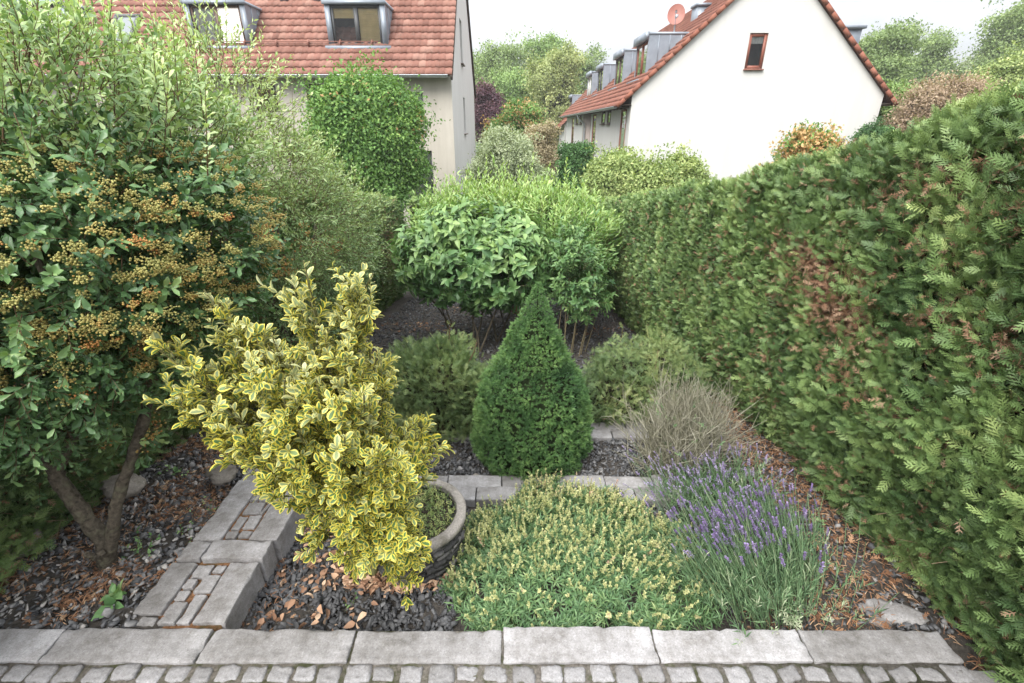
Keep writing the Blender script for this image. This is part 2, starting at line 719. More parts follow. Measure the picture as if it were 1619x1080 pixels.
M_granite = granite_mat('granite', (.29, .287, .292), (.15, .14, .12))
M_sett = granite_mat('sett_granite', (.275, .275, .285), (.14, .13, .115))
M_rock = granite_mat('field_stone', (.25, .23, .205), (.11, .105, .07))
M_mortar = simple_mat('mortar', (.21, .19, .165), .95, .1, nscale=90, namp=.4, bstr=.6, dirt=(14, (.075, .085, .035), .47, .85))
M_soil = simple_mat('soil', (.055, .045, .036), .95, .1, nscale=40, namp=.5, bstr=.8, bdist=.02)
M_chip = var_mat('slate_chips', [(0, (.04, .041, .045)), (.35, (.085, .087, .092)), (.65, (.16, .16, .163)), (.88, (.25, .245, .24)), (1, (.38, .36, .34))], .75, .4, 60, .35, .3)
M_litter = var_mat('needle_litter', [(0, (.10, .05, .028)), (.45, (.23, .115, .06)), (.75, (.33, .19, .11)), (1, (.42, .30, .19))], .8, .25)
M_deadleaf = var_mat('dry_leaf', [(0, (.17, .09, .055)), (.5, (.36, .22, .14)), (1, (.55, .40, .28))], .7, .3, 30, .2)
M_bark = simple_mat('bark', (.085, .072, .055), .9, .2, nscale=55, namp=.65, bstr=1, bdist=.012, dirt=(14, (.13, .135, .085), .52, .7))
M_twig = simple_mat('twig_bark', (.13, .085, .05), .85, .2, nscale=20, namp=.3)
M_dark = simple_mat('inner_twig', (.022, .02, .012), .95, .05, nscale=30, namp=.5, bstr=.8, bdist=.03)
M_pot_rim = simple_mat('pot_concrete', (.27, .25, .225), .9, .2, nscale=120, namp=.3, bstr=.4, bdist=.004, dirt=(14, (.12, .11, .085), .50, .7))
M_pot_slate = var_mat('pot_slate', [(0, (.03, .03, .03)), (.6, (.075, .075, .072)), (1, (.15, .145, .14))], .85, .3, 50, .4, .5)

# ================================================================== ground and paving
xs = np.unique(np.concatenate([[-400, -200, -110, -70, -50], np.linspace(-35, -4, 18), np.linspace(-4, 4, 133), np.linspace(4, 35, 18), [50, 70, 110, 200, 400]]))
ys = np.unique(np.concatenate([[-60, -20, -6, -3], np.linspace(-2, 4.0, 100), np.linspace(4, 11, 70), np.linspace(11, 60, 30), [80, 120, 200, 400, 800]]))
X, Y = np.meshgrid(xs, ys)
Z = ground(X, Y)
P = np.stack([X, Y, Z], -1).reshape(-1, 3)
fine = (np.abs(P[:, 0]) < 4) & (P[:, 1] > 1.25) & (P[:, 1] < 11)
P[:, 2] += np.where(fine, .014 * vnoise(P * [1, 1, 0], 3.5, 1) + .008 * vnoise(P * [1, 1, 0], 9, 2), 0)
nx, ny = len(xs), len(ys)
i = np.arange(ny - 1)[:, None] * nx
j = np.arange(nx - 1)[None, :]
F = np.stack([i + j, i + j + 1, i + nx + j + 1, i + nx + j], -1).reshape(-1, 4)
g = Geo()
g.add(P, F)
m, nt, out = new_mat('ground_soil')
f1 = noise_tex(nt, 45, 6, .7)
near = ramp(nt, [(.3, (.028, .026, .024)), (.7, (.095, .085, .075))])
nt.links.new(f1, near.inputs[0])
far = ramp(nt, [(.35, (.035, .06, .02)), (.7, (.07, .10, .035))])
nt.links.new(noise_tex(nt, 1.5, 5), far.inputs[0])
geo_n = nt.nodes.new('ShaderNodeNewGeometry')
sx = nt.nodes.new('ShaderNodeSeparateXYZ')
nt.links.new(geo_n.outputs['Position'], sx.inputs[0])
mr = nt.nodes.new('ShaderNodeMapRange')
mr.inputs['From Min'].default_value = 9.8
mr.inputs['From Max'].default_value = 10.6
nt.links.new(sx.outputs['Y'], mr.inputs['Value'])
cc = mixc(nt, mr.outputs[0], near.outputs[0], far.outputs[0])
pb = principled(nt, cc, .95, .15, 0, bump(nt, f1, .8, .02))
nt.links.new(pb.outputs[0], out.inputs[0])
gr = g.build('ground', m, smooth=True)
gr['kind'] = 'structure'

g = Geo()
g.box(-2.6, 1.655, -1.5, 1.232, -.3, -.012)
tp = g.build('terrace_paving_bed', M_mortar)
tp['kind'] = 'structure'

# kerb row along the terrace
KX = [-2.35, -1.75, -1.171, -.606, -.036, .546, 1.117, 1.672]
KL = ['granite kerb stone at the left end of the row under the firethorn bed',
      'granite kerb stone whose back edge meets the start of the paved garden path',
      'granite kerb stone beside the path end, in front of the dark slate chips',
      'granite kerb stone in front of the dry leaves and the yellow variegated bush',
      'granite kerb stone set slightly back, overhung by the middle of the yellow flower mat',
      'granite kerb stone in front of the lavender clump, stained at its middle',
      'granite kerb stone at the right end of the row next to the needle litter']
for k in range(7):
    dy = .012 if k == 4 else rng.normal() * .002
    stone('kerb_stone', KX[k] + .004, KX[k + 1] - .004, 1.108 + rng.normal() * .002, 1.232 + dy, -.14, rng.normal() * .003, M_granite, KL[k],
          'kerb stone', 'granite kerb stones along the terrace', .004, .0055, 22, shear=(.35 if k == 2 else 0) * 0)
# small setts in front
x = -2.3
k = 0
while x < 1.68:
    wd = rng.uniform(.070, .094)
    stone('granite_sett', x, x + wd, 1.043 + rng.normal() * .003, 1.099 + rng.normal() * .003, -.07, -.004 + rng.normal() * .002, M_sett,
          'small grey granite sett in the row in front of the kerb stones', 'paving sett', 'granite setts in a row along the kerb', .010, .008, 7, rot=rng.normal() * .06)
    x += wd + rng.uniform(.009, .022)
x = -1.8
while x < 1.5:
    wd = rng.uniform(.070, .094)
    stone('granite_sett', x, x + wd, .965 + rng.normal() * .003, 1.026 + rng.normal() * .003, -.07, -.004 + rng.normal() * .002, M_sett,
          'small grey granite sett in the second row, cut by the lower picture edge', 'paving sett', 'granite setts of the second row', .010, .008, 7, rot=rng.normal() * .06)
    x += wd + rng.uniform(.009, .022)
stone('kerb_stone', 1.60, 1.76, .93, 1.085, -.14, -.006, M_granite, 'short granite end stone closing the right end of the sett row', 'kerb stone', None, .008, .004, 4)

# paved path strip on its low retaining wall
g = Geo()
g.box(-1.50, -1.165, 1.245, 2.72, -.42, -.022)
pb_ = g.build('path_bed', simple_mat('path_joint', (.16, .085, .045), .95, .1, nscale=70, namp=.6, bstr=.8, dirt=(12, (.05, .055, .025), .5, .8)))
pb_['kind'] = 'structure'
GP = 'granite slabs edging the paved path'
GF = 'small granite pieces filling the path'
def slab(a, b, c, d, lab, zt=.0, zb=-.36, cat='path slab', gp=GP, jit=.007, rot=0):
    stone('path_slab', a, b, c, d, zb, zt, M_granite, lab, cat, gp, .004, jit * .8, 14, rot=rot)
slab(-1.545, -1.43, 1.30, 1.55, 'long granite slab on the left edge of the path, nearest the kerb', -.004)
slab(-1.275, -1.15, 1.262, 1.548, 'long granite slab on the right edge of the path above the rough wall face, nearest the kerb', -.002, jit=.006)
slab(-1.53, -1.425, 1.562, 1.665, 'small granite slab at the left of the cross course over the path', .006)
slab(-1.415, -1.14, 1.562, 1.665, 'broad granite slab laid across the path, its right end over the slate chips', .012, jit=.006)
slab(-1.53, -1.40, 1.678, 2.10, 'longest granite slab on the left edge of the path behind the cross course', -.004)
slab(-1.26, -1.125, 1.678, 2.02, 'granite slab on the right edge of the path partly under the variegated bush', -.004, jit=.006)
slab(-1.53, -1.40, 2.115, 2.55, 'far granite slab on the left edge of the path under the hanging yellow branches', -.02)
slab(-1.26, -1.125, 2.035, 2.5, 'far granite slab on the right edge of the path hidden in the yellow bush', -.02)
FL = 'small irregular granite piece set in the middle of the path among brown joints'
def fill(a, b, c, d):
    slab(a, b, c, d, FL, -.006 + rng.normal() * .002, -.1, 'path infill', GF, .008, rng.normal() * .05)
for q in [(-1.418, -1.345, 1.475, 1.54), (-1.335, -1.29, 1.50, 1.54), (-1.415, -1.375, 1.42, 1.465), (-1.362, -1.288, 1.40, 1.485),
          (-1.42, -1.375, 1.365, 1.41), (-1.42, -1.35, 1.262, 1.352), (-1.338, -1.288, 1.262, 1.388), (-1.50, -1.43, 1.255, 1.29),
          (-1.385, -1.335, 1.69, 1.735), (-1.325, -1.275, 1.70, 1.745), (-1.385, -1.345, 1.75, 1.84), (-1.335, -1.275, 1.757, 1.84),
          (-1.385, -1.30, 1.852, 1.93), (-1.29, -1.272, 1.852, 1.93), (-1.385, -1.345, 1.942, 2.05), (-1.335, -1.275, 1.94, 2.06),
          (-1.385, -1.28, 2.07, 2.2), (-1.385, -1.28, 2.215, 2.4)]:
    fill(*q)

# two cross edgings of granite kerbs stepping down the garden
for (yy, zz, x0, x1, cl_, where) in [(2.10, -.145, -1.1, 1.05, .30, 'behind the yellow flower mat'), (2.86, -.265, -1.05, .95, .36, 'beside the foot of the dwarf conifer')]:
    for row in (0, 1):
        x = x0 + row * .11
        while x < x1:
            L = cl_ * rng.uniform(.8, 1.2)
            y0 = yy + row * .115
            stone('edging_stone', x, min(x + L, x1 + .05), y0, y0 + .108, zz - .16 - row * .01, zz - row * .012 + rng.normal() * .003, M_granite,
                  ('front' if row == 0 else 'rear') + ' row granite edging stone ' + where, 'edging stone', 'granite edging stones ' + where, .005, .004, 9)
            x += L + .005

# rocks
def grd(x, y): return float(ground(x, y))
rk = at_z(352, 750, .0); rock('rock', (rk[0], rk[1], rk[2] - .0), (.085, .06, .035), M_rock, 'flat pale rock lying above the far end of the path')
rk = at_z(195, 768, .02); rock('rock', rk, (.10, .06, .06), M_rock, 'grey field stone in the slate chips behind the firethorn stems', rotz=.5)
rk = at_z(28, 862, .02); rock('rock', rk, (.09, .07, .06), M_rock, 'pale mossy rock at the left frame edge in front of the ivy leaves', rotz=.6)
rk = at_z(-20, 890, .02); rock('rock', rk, (.08, .07, .05), M_rock, 'dark boulder cut by the left frame edge')
rk = at_z(1413, 968, -.045); rock('rock', rk, (.11, .055, .03), M_granite, 'flat light grey rock on the needle litter beside the right hedge', rotz=-.3)
rk = at_z(1392, 983, -.05); rock('rock', rk, (.045, .03, .02), M_granite, 'small grey stone just below the flat light rock', rotz=.3)
g = Geo()
pts = [at_z(px, py, -.13) for px, py in ((690, 768), (712, 764), (735, 757), (750, 746), (752, 735))]
pts = [(p[0], p[1], grd(p[0], p[1]) + .02) for p in pts]
g.tube(pts, [.03, .034, .033, .03, .02], 9, .5, .12)
o = g.build('edge_log', M_rock, smooth=True)
tag(o, 'curved grey stone kerb piece lying behind the slate pot', 'edging piece')

# ------------------------------------------------------------------ slate chips, litter, dead leaves
CH = [chip_tmpl(s, .30) for s in range(8)]
def scatter_chips(geo, n, xr, yr, smin, smax, mask=None, raise_=.004, tone=1.0):
    P = np.stack([rng.uniform(*xr, n), rng.uniform(*yr, n), np.zeros(n)], 1)
    if mask is not None:
        P = P[mask(P)]
    P[:, 2] = ground(P[:, 0], P[:, 1]) + rng.uniform(0, .012, len(P)) + raise_
    N = nrm(np.array([0, 0, 1.]) + .45 * rng.normal(size=(len(P), 3)))
    s = rng.uniform(smin, smax, len(P)) * rng.choice([.5, .8, 1, 1.45], len(P))
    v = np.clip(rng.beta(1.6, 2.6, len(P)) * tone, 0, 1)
    k = rng.integers(0, 8, len(P))
    for q in range(8):
        i = k == q
        geo.inst(CH[q], P[i], runit(i.sum()), N[i], s[i], v[i])

g = Geo()
scatter_chips(g, 9500, (-3.0, -1.5), (1.24, 3.6), .011, .025, tone=1.35)  # chip colour lightened to offset the shade under the firethorn crown
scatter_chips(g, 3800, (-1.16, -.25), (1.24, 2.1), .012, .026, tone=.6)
scatter_chips(g, 900, (.55, .95), (1.5, 2.1), .011, .022)
scatter_chips(g, 5200, (-1.3, 1.1), (2.2, 2.85), .010, .022)
scatter_chips(g, 3200, (-1.9, 1.2), (3.05, 4.6), .012, .022)
scatter_chips(g, 9000, (-2.0, 1.7), (4.6, 9.3), .016, .03, tone=.75)
scatter_chips(g, 2600, (.95, 1.85), (1.24, 3.2), .009, .021)
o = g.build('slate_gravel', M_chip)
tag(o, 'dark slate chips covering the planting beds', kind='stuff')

def strip_tmpl():
    V = np.array([(0, -.5, 0), (0, .5, 0), (.5, .5, .12), (.5, -.5, .12), (1, .2, 0), (1, -.2, 0)], float)
    F = np.array([(0, 1, 2), (0, 2, 3), (3, 2, 4), (3, 4, 5)])
    return V, F, np.zeros(6)
ST_ = strip_tmpl()
g = Geo()
SP3 = spray_tmpl(4, 0, 9, .09)
def litter(n, xr, yr, dens, sc=(.012, .038), sprays=.25):
    P = np.stack([rng.uniform(*xr, n), rng.uniform(*yr, n), np.zeros(n)], 1)
    P = P[rng.random(n) < np.clip(dens(P), 0, 1)]
    P[:, 2] = ground(P[:, 0], P[:, 1]) + rng.uniform(.008, .026, len(P))
    N = nrm(np.array([0, 0, 1.]) + .35 * rng.normal(size=(len(P), 3)))
    D = runit(len(P)) * [1, 1, .25]
    L = rng.uniform(*sc, len(P))
    is_sp = rng.random(len(P)) < sprays
    i = ~is_sp
    g.inst(ST_, P[i], D[i], N[i], np.stack([L[i], rng.uniform(.0018, .0038, i.sum()), L[i]], 1))
    i = is_sp
    g.inst(SP3, P[i], D[i], N[i], L[i] * 1.1)
cl1 = lambda P: .5 + .9 * vnoise(P, 2.2, 5)
litter(15000, (-2.9, -1.52), (1.26, 2.7), cl1)
litter(13000, (.98, 2.1), (.9, 3.4), lambda P: .15 + .8 * vnoise(P, 1.8, 6) + .9 * sstep(1.2, 1.6, P[:, 0]) * (1 - .3 * sstep(1.7, 2.6, P[:, 1])), (.015, .05), .12)
litter(500, (-1.16, -.9), (1.25, 2.0), lambda P: .5 + 0 * P[:, 0])
litter(1100, (-2.0, -.9), (6.2, 8.9), lambda P: .2 + vnoise(P, 1.2, 7), (.03, .07))
litter(900, (.9, 1.7), (5.8, 8.9), lambda P: .2 + vnoise(P, 1.2, 8), (.03, .07))
litter(260, (-1.42, -1.275), (1.26, 2.1), lambda P: .6 + 0 * P[:, 0], (.008, .02), 0)
for q in range(1):
    pass
o = g.build('needle_litter', M_litter)
tag(o, 'rusty brown conifer litter strewn over the slate beds', kind='stuff')

LF = leaf_tmpl(.55, 4, .25, .25, 'ovate')
g = Geo()
n = 900
c = at_z(610, 940, -.12)
P = np.stack([c[0] + rng.normal(size=n) * .14, c[1] + .04 + np.abs(rng.normal(size=n)) * .16, np.zeros(n)], 1)
P = P[(P[:, 1] > 1.25) & (P[:, 1] < 1.75) & (P[:, 0] > -1.1)]
P2 = np.stack([rng.uniform(-1.1, -.6, 120), rng.uniform(1.26, 1.9, 120), np.zeros(120)], 1)
P = np.concatenate([P, P2])
P[:, 2] = ground(P[:, 0], P[:, 1]) + rng.uniform(.012, .04, len(P))
g.inst(LF, P, runit(len(P)) * [1, 1, .35], nrm(np.array([0, 0, 1.]) + .7 * rng.normal(size=(len(P), 3))), rng.uniform(.028, .05, len(P)))
o = g.build('dry_leaves', M_deadleaf)
tag(o, 'curled beige dead leaves heaped under the variegated bush', kind='stuff')

# ================================================================== slate pot with stonecrop
pc = np.array([-.46, 1.74])
pz0, pz1, pr = -.20, .12, .235
pot = thing('planter_pot', 'round pot of stacked grey slate with smooth concrete rim', 'planter', (pc[0], pc[1], pz0))
g = Geo()
nl = 13
for k in range(nl):
    z0 = pz0 + (pz1 - .03 - pz0) * k / nl
    hh = (pz1 - .03 - pz0) / nl
    a = rng.uniform(0, 6.28)
    end = a + 2 * np.pi
    while a < end:
        da = rng.uniform(.16, .42)
        ro = pr - .015 - .03 * (1 - k / nl) * .3 + rng.uniform(-.012, .014)
        th = np.linspace(a, min(a + da, end) - .012, 4)
        ri = ro - .05
        zz0, zz1 = z0 + rng.uniform(0, .002), z0 + hh * rng.uniform(.78, .98)
        V = []
        for t in th:
            j_ = rng.normal() * .003
            for r_, z_ in ((ri, zz0), (ro + j_, zz0), (ro + j_, zz1), (ri, zz1)):
                V.append((pc[0] + r_ * math.cos(t), pc[1] + r_ * math.sin(t), z_))
        F = []
        for q in range(3):
            for e in range(4):
                F.append((q * 4 + e, q * 4 + (e + 1) % 4, q * 4 + 4 + (e + 1) % 4, q * 4 + 4 + e))
        F += [(0, 3, 2, 1), (12, 13, 14, 15)]
        g.add(V, F, rng.random())
        a += da
th = np.linspace(0, 2 * np.pi, 49)[:-1]
V = np.concatenate([np.stack([pc[0] + (pr - .05) * np.cos(th), pc[1] + (pr - .05) * np.sin(th), np.full(48, z)], 1) for z in (pz0, pz1 - .02)])
F = [(i, (i + 1) % 48, 48 + (i + 1) % 48, 48 + i) for i in range(48)]
g.add(V, F, .1)
g.build('pot_body', M_pot_slate, pot)
g = Geo()
prof = [(pr - .045, pz1 - .05), (pr - .043, pz1 - .006), (pr - .038, pz1), (pr - .004, pz1), (pr + .004, pz1 - .006), (pr + .005, pz1 - .026), (pr - .0, pz1 - .032), (pr - .03, pz1 - .032)]
V = np.concatenate([np.stack([pc[0] + r_ * np.cos(th), pc[1] + r_ * np.sin(th), np.full(48, z_)], 1) for r_, z_ in prof])
V += rng.normal(size=V.shape) * .0008
F = [(k * 48 + i, k * 48 + (i + 1) % 48, (k + 1) * 48 + (i + 1) % 48, (k + 1) * 48 + i) for k in range(len(prof) - 1) for i in range(48)]
g.add(V, F)
g.build('rim', M_pot_rim, pot, True)
g = Geo()
V = [(pc[0], pc[1], pz1 - .045)] + [(pc[0] + (pr - .046) * math.cos(t), pc[1] + (pr - .046) * math.sin(t), pz1 - .055) for t in th]
g.add(V, [(0, i + 1, (i + 1) % 48 + 1) for i in range(48)])
g.build('soil', M_soil, pot)
M_sedum = leaf_mat('sedum_leaf', [(0, (.06, .10, .03)), (.5, (.17, .23, .08)), (1, (.32, .34, .13))], .5, .4, .2)
sed = thing('stonecrop', 'low pale green stonecrop growing inside the slate pot', 'plant', (pc[0], pc[1], pz1 - .05))
g = Geo()
n = 520
a = rng.uniform(0, 6.28, n); rr = (pr - .055) * np.sqrt(rng.random(n))
P = np.stack([pc[0] + rr * np.cos(a), pc[1] + rr * np.sin(a), np.full(n, pz1 - .045)], 1)
shoots(g, diamond_tmpl(.5), P, nrm(np.array([0, 0, 1.]) + .35 * rng.normal(size=(n, 3))), rng.uniform(.03, .08, n), 9, 65, .011)
g.build('foliage', M_sedum, sed)

# ================================================================== variegated bush (euonymus)
def varieg_mat():
    m, nt, out = new_mat('variegated_leaf')
    e = attr(nt, 'edge')
    v = attr(nt, 'var')
    nz = noise_tex(nt, 55, 2, .5)
    ad = nt.nodes.new('ShaderNodeMath'); ad.operation = 'MULTIPLY_ADD'
    nt.links.new(nz, ad.inputs[0]); ad.inputs[1].default_value = .45; nt.links.new(e, ad.inputs[2])
    th_ = ramp(nt, [(.68, (0, 0, 0)), (.78, (1, 1, 1))])
    nt.links.new(ad.outputs[0], th_.inputs[0])
    gc = ramp(nt, [(0, (.035, .095, .03)), (.45, (.10, .185, .06)), (.75, (.24, .30, .15)), (1, (.34, .39, .21))])
    yc = ramp(nt, [(0, (.54, .46, .05)), (.5, (.66, .59, .10)), (.78, (.64, .61, .22)), (1, (.63, .63, .33))])
    nt.links.new(v, gc.inputs[0]); nt.links.new(v, yc.inputs[0])
    col = mixc(nt, th_.outputs[0], gc.outputs[0], yc.outputs[0])
    p = principled(nt, col, .42, .45)
    t = nt.nodes.new('ShaderNodeBsdfTranslucent')
    nt.links.new(col, t.inputs['Color'])
    mx = nt.nodes.new('ShaderNodeMixShader'); mx.inputs[0].default_value = .32
    nt.links.new(p.outputs[0], mx.inputs[1]); nt.links.new(t.outputs[0], mx.inputs[2])
    nt.links.new(mx.outputs[0], out.inputs[0])
    return m
M_eu = varieg_mat()
eb = np.array([-.66, 1.60, -.15])
M_eutwig = simple_mat('green_twig', (.13, .13, .055), .8, .2, nscale=20, namp=.3)
eu = thing('variegated_bush', 'leaning evergreen bush with yellow-edged green leaves', 'bush', eb)
# (pixel tip, distance) of the main branches
tips = [((480, 412), 1.50), ((497, 470), 1.52), ((590, 432), 1.62), ((575, 470), 1.66), ((545, 500), 1.6), ((322, 458), 1.50), ((350, 500), 1.5), ((385, 500), 1.52),
        ((430, 530), 1.5), ((460, 545), 1.55), ((250, 552), 1.40), ((258, 610), 1.38), ((300, 580), 1.42), ((290, 655), 1.40), ((340, 560), 1.46), ((350, 640), 1.36), ((372, 700), 1.36), ((330, 690), 1.42), ((420, 700), 1.32), ((420, 740), 1.34),
        ((400, 600), 1.42), ((455, 620), 1.38), ((505, 560), 1.5), ((600, 550), 1.62), ((610, 610), 1.6), ((560, 590), 1.46), ((520, 640), 1.36), ((590, 660), 1.42), ((620, 680), 1.55),
        ((660, 665), 1.58), ((690, 700), 1.58), ((650, 720), 1.42), ((690, 760), 1.50), ((640, 790), 1.36), ((590, 740), 1.34), ((520, 730), 1.30), ((470, 680), 1.30), ((480, 780), 1.32), ((530, 820), 1.34), ((590, 820), 1.32), ((640, 850), 1.36), ((565, 875), 1.38), ((620, 900), 1.38),
        ((440, 650), 1.62), ((500, 700), 1.75), ((560, 650), 1.75), ((620, 740), 1.72), ((420, 560), 1.62), ((570, 540), 1.72), ((500, 850), 1.45), ((655, 690), 1.7),
        ((380, 640), 1.5), ((540, 770), 1.28), ((610, 780), 1.30), ((450, 600), 1.3), ((660, 815), 1.42), ((640, 830), 1.30), ((660, 850), 1.36), ((610, 850), 1.28), ((600, 885), 1.30), ((650, 880), 1.38), ((670, 780), 1.34), ((555, 840), 1.26), ((630, 760), 1.26), ((545, 690), 1.26), ((600, 700), 1.28), ((460, 740), 1.26), ((400, 660), 1.34), ((545, 560), 1.42), ((640, 870), 1.30), ((425, 548), 1.5), ((455, 562), 1.5), ((405, 535), 1.5), ((540, 470), 1.6), ((512, 522), 1.5), ((560, 462), 1.62), ((500, 600), 1.4), ((540, 630), 1.36), ((470, 630), 1.36), ((665, 830), 1.32), ((625, 915), 1.34), ((575, 620), 1.32)]
tw = Geo(); lv = Geo()
EUL = leaf_tmpl(.58, 5, .18, .14, 'obov')
hub = eb + np.array([-.06, .0, .32])
stem_lines(tw, eb, [hub, eb + [.05, .02, .3], eb + [-.12, -.02, .26]], .022, .8, 7, .05)
SP, SD, SL, SV = [], [], [], []
for (pp, yy) in tips:
    t = at_y(pp[0], pp[1], yy)
    dirv = t - hub
    L = np.linalg.norm(dirv)
    st = hub + rng.normal(size=3) * .03
    stem_lines(tw, st, [t], .008, .35, 5, .035)
    young = float(np.clip((t[2] - .55) / .8 + .0, 0, 1))
    # terminal shoot plus side shoots along the outer part of the branch
    ns = int(8 + L * 25)
    for q in range(ns):
        f = .96 - .60 * (q / ns) ** 1.0
        b = st + dirv * f
        d = nrm(dirv) + (0 if q == 0 else 1) * rng.normal(size=3) * .75 + np.array([0, 0, .35])
        d = d / np.linalg.norm(d)
        l = rng.uniform(.06, .12) if q else .15
        if q == 0:
            b = t - nrm(dirv) * .17
            d = nrm(dirv) + np.array([0, 0, .3]); d /= np.linalg.norm(d)
        SP.append(b); SD.append(d); SL.append(l)
        SV.append(np.clip(.34 + .38 * young * (1 if q < 3 else .6) + (.12 if q == 0 else 0) + rng.normal() * .1, 0, 1))
SP, SD, SL, SV = map(np.array, (SP, SD, SL, SV))
EULS = [EUL, leaf_tmpl(.46, 5, .12, .24, 'obov'), leaf_tmpl(.52, 5, .30, .05, 'ell')]
kq = rng.integers(0, 3, len(SP))
for q in range(3):
    i = kq == q
    shoots(lv, EULS[q], SP[i], SD[i], SL[i], 11, 56, .0335, .30, 0, .15, SV[i], .10, 1.57, True, tw, .0022, 0, .22, .3)
tw.build('branches', M_eutwig, eu, True)
lv.build('foliage', M_eu, eu)

# ================================================================== firethorns
M_fire = leaf_mat('firethorn_leaf', [(0, (.035, .078, .033)), (.45, (.072, .14, .055)), (.72, (.13, .215, .08)), (1, (.30, .39, .16))], .38, .5, .18)
M_fire2 = leaf_mat('firethorn_young_leaf', [(0, (.08, .14, .06)), (.4, (.16, .24, .10)), (.75, (.27, .35, .16)), (1, (.40, .47, .24))], .42, .45, .28)
M_berry = var_mat('berry', [(0, (.25, .26, .085)), (.55, (.35, .31, .10)), (.8, (.36, .25, .075)), (1, (.33, .14, .04))], .5, .35)
FIL = leaf_tmpl(.42, 3, .2, .12, 'obov')
FIS = leaf_tmpl(.34, 2, .2, .1, 'ell')

def berries(geo, tw, C, n, r, size, var):
    """flat-topped bunches: C centres with outward normals"""
    P, N = C
    for p, nn, v in zip(P, N, var):
        k = int(n * rng.uniform(.6, 1.3))
        u = rng.normal(size=(k, 3)) * r * rng.uniform(.65, 1.35) * [1, 1, .6]
        q = p + u + nn * .01
        s = size * rng.uniform(.8, 1.15, k)
        geo.inst(ICO, q, runit(k), runit(k), s, np.clip(v + rng.normal(size=k) * .12, 0, 1))

fb = at_z(168, 884, .0)
ft = thing('firethorn', 'large firethorn with bare forked stems, dark glossy leaves and orange berry bunches', 'shrub', fb)
tr = Geo()
def path3(pts):
    return np.array([at_y(a, b, c) for a, b, c in pts])
def smooth_path(p, n=5):
    t = np.linspace(0, len(p) - 1, (len(p) - 1) * n + 1)
    k = np.arange(len(p))
    q = np.stack([np.interp(t, k, p[:, i]) for i in range(3)], 1)
    for _ in range(6):
        q[1:-1] = .5 * q[1:-1] + .25 * (q[:-2] + q[2:])
    return q
def limb(geo, pts, r0, r1):
    q = smooth_path(path3(pts))
    q[1:-1] += rng.normal(size=q[1:-1].shape) * .002
    geo.tube(q, np.linspace(r0, r1, len(q)) * (1 + .06 * rng.normal(size=len(q))), 10, .5, .05)
Yb = fb[1]
limb(tr, [(170, 896, Yb), (166, 862, Yb), (150, 835, Yb + .01), (122, 800, Yb + .02), (96, 765, Yb + .03), (84, 742, Yb + .04)], .037, .028)
limb(tr, [(172, 890, Yb), (176, 845, Yb), (184, 800, Yb + .03), (197, 755, Yb + .07), (212, 715, Yb + .1), (232, 650, Yb + .14), (236, 590, Yb + .16), (236, 500, Yb + .2), (225, 420, Yb + .3)], .027, .016)
limb(tr, [(86, 750, Yb + .04), (112, 700, Yb + .05), (136, 645, Yb + .06), (148, 600, Yb + .08), (150, 540, Yb + .1), (140, 450, Yb + .15), (120, 340, Yb + .25)], .025, .015)
limb(tr, [(88, 748, Yb + .04), (60, 722, Yb + .02), (30, 708, Yb), (-20, 695, Yb - .03), (-80, 660, Yb - .05)], .020, .014)
limb(tr, [(236, 560, Yb + .17), (280, 500, Yb + .3), (320, 430, Yb + .5), (340, 330, Yb + .8)], .018, .01)
limb(tr, [(150, 560, Yb + .1), (110, 500, Yb + .1), (60, 420, Yb + .1), (20, 300, Yb + .2)], .018, .01)
limb(tr, [(165, 872, Yb - .03), (150, 882, Yb - .06), (136, 876, Yb - .08)], .016, .012)
tr.build('trunk', M_bark, ft, True)
E1 = [(at_y(60, 400, 1.65), (.52, .42, .40)), (at_y(150, 500, 1.62), (.30, .28, .26)), (at_y(250, 400, 1.85), (.36, .38, .36)), (at_y(20, 560, 1.45), (.28, .25, .22)),
      (at_y(285, 380, 2.1), (.28, .34, .30)), (at_y(100, 310, 1.8), (.55, .45, .24)), (at_y(60, 630, 1.55), (.22, .2, .16)), (at_y(170, 590, 1.6), (.18, .2, .12)), (at_y(275, 500, 2.0), (.18, .22, .22))]
lv, tw = Geo(), Geo()
P, N = sample_ells(E1, 3200, .62, 1.02, .7)
shoots(lv, FIL, P, nrm(N + .7 * rng.normal(size=P.shape) + [0, 0, .15]), rng.uniform(.08, .17, len(P)), 12, 60, .038, .3, -.01, .1,
       np.clip(.33 + .2 * rng.normal(size=len(P)) * .8, 0, .75), .1, 2.4, True, tw, .0022, 0, .15)
# lower sprigs below the crown
P, N = sample_ells([(at_y(60, 690, 1.7), (.25, .25, .10)), (at_y(215, 690, 1.75), (.12, .12, .06)), (at_y(60, 750, 1.75), (.2, .2, .08))], 110, .3, 1, 0)
shoots(lv, FIL, P, nrm(N + .6 * rng.normal(size=P.shape)), rng.uniform(.06, .14, len(P)), 9, 55, .034, .25, -.02, .1, None, .1, 2.4, True, tw, .002)
lv.build('foliage', M_fire, ft)
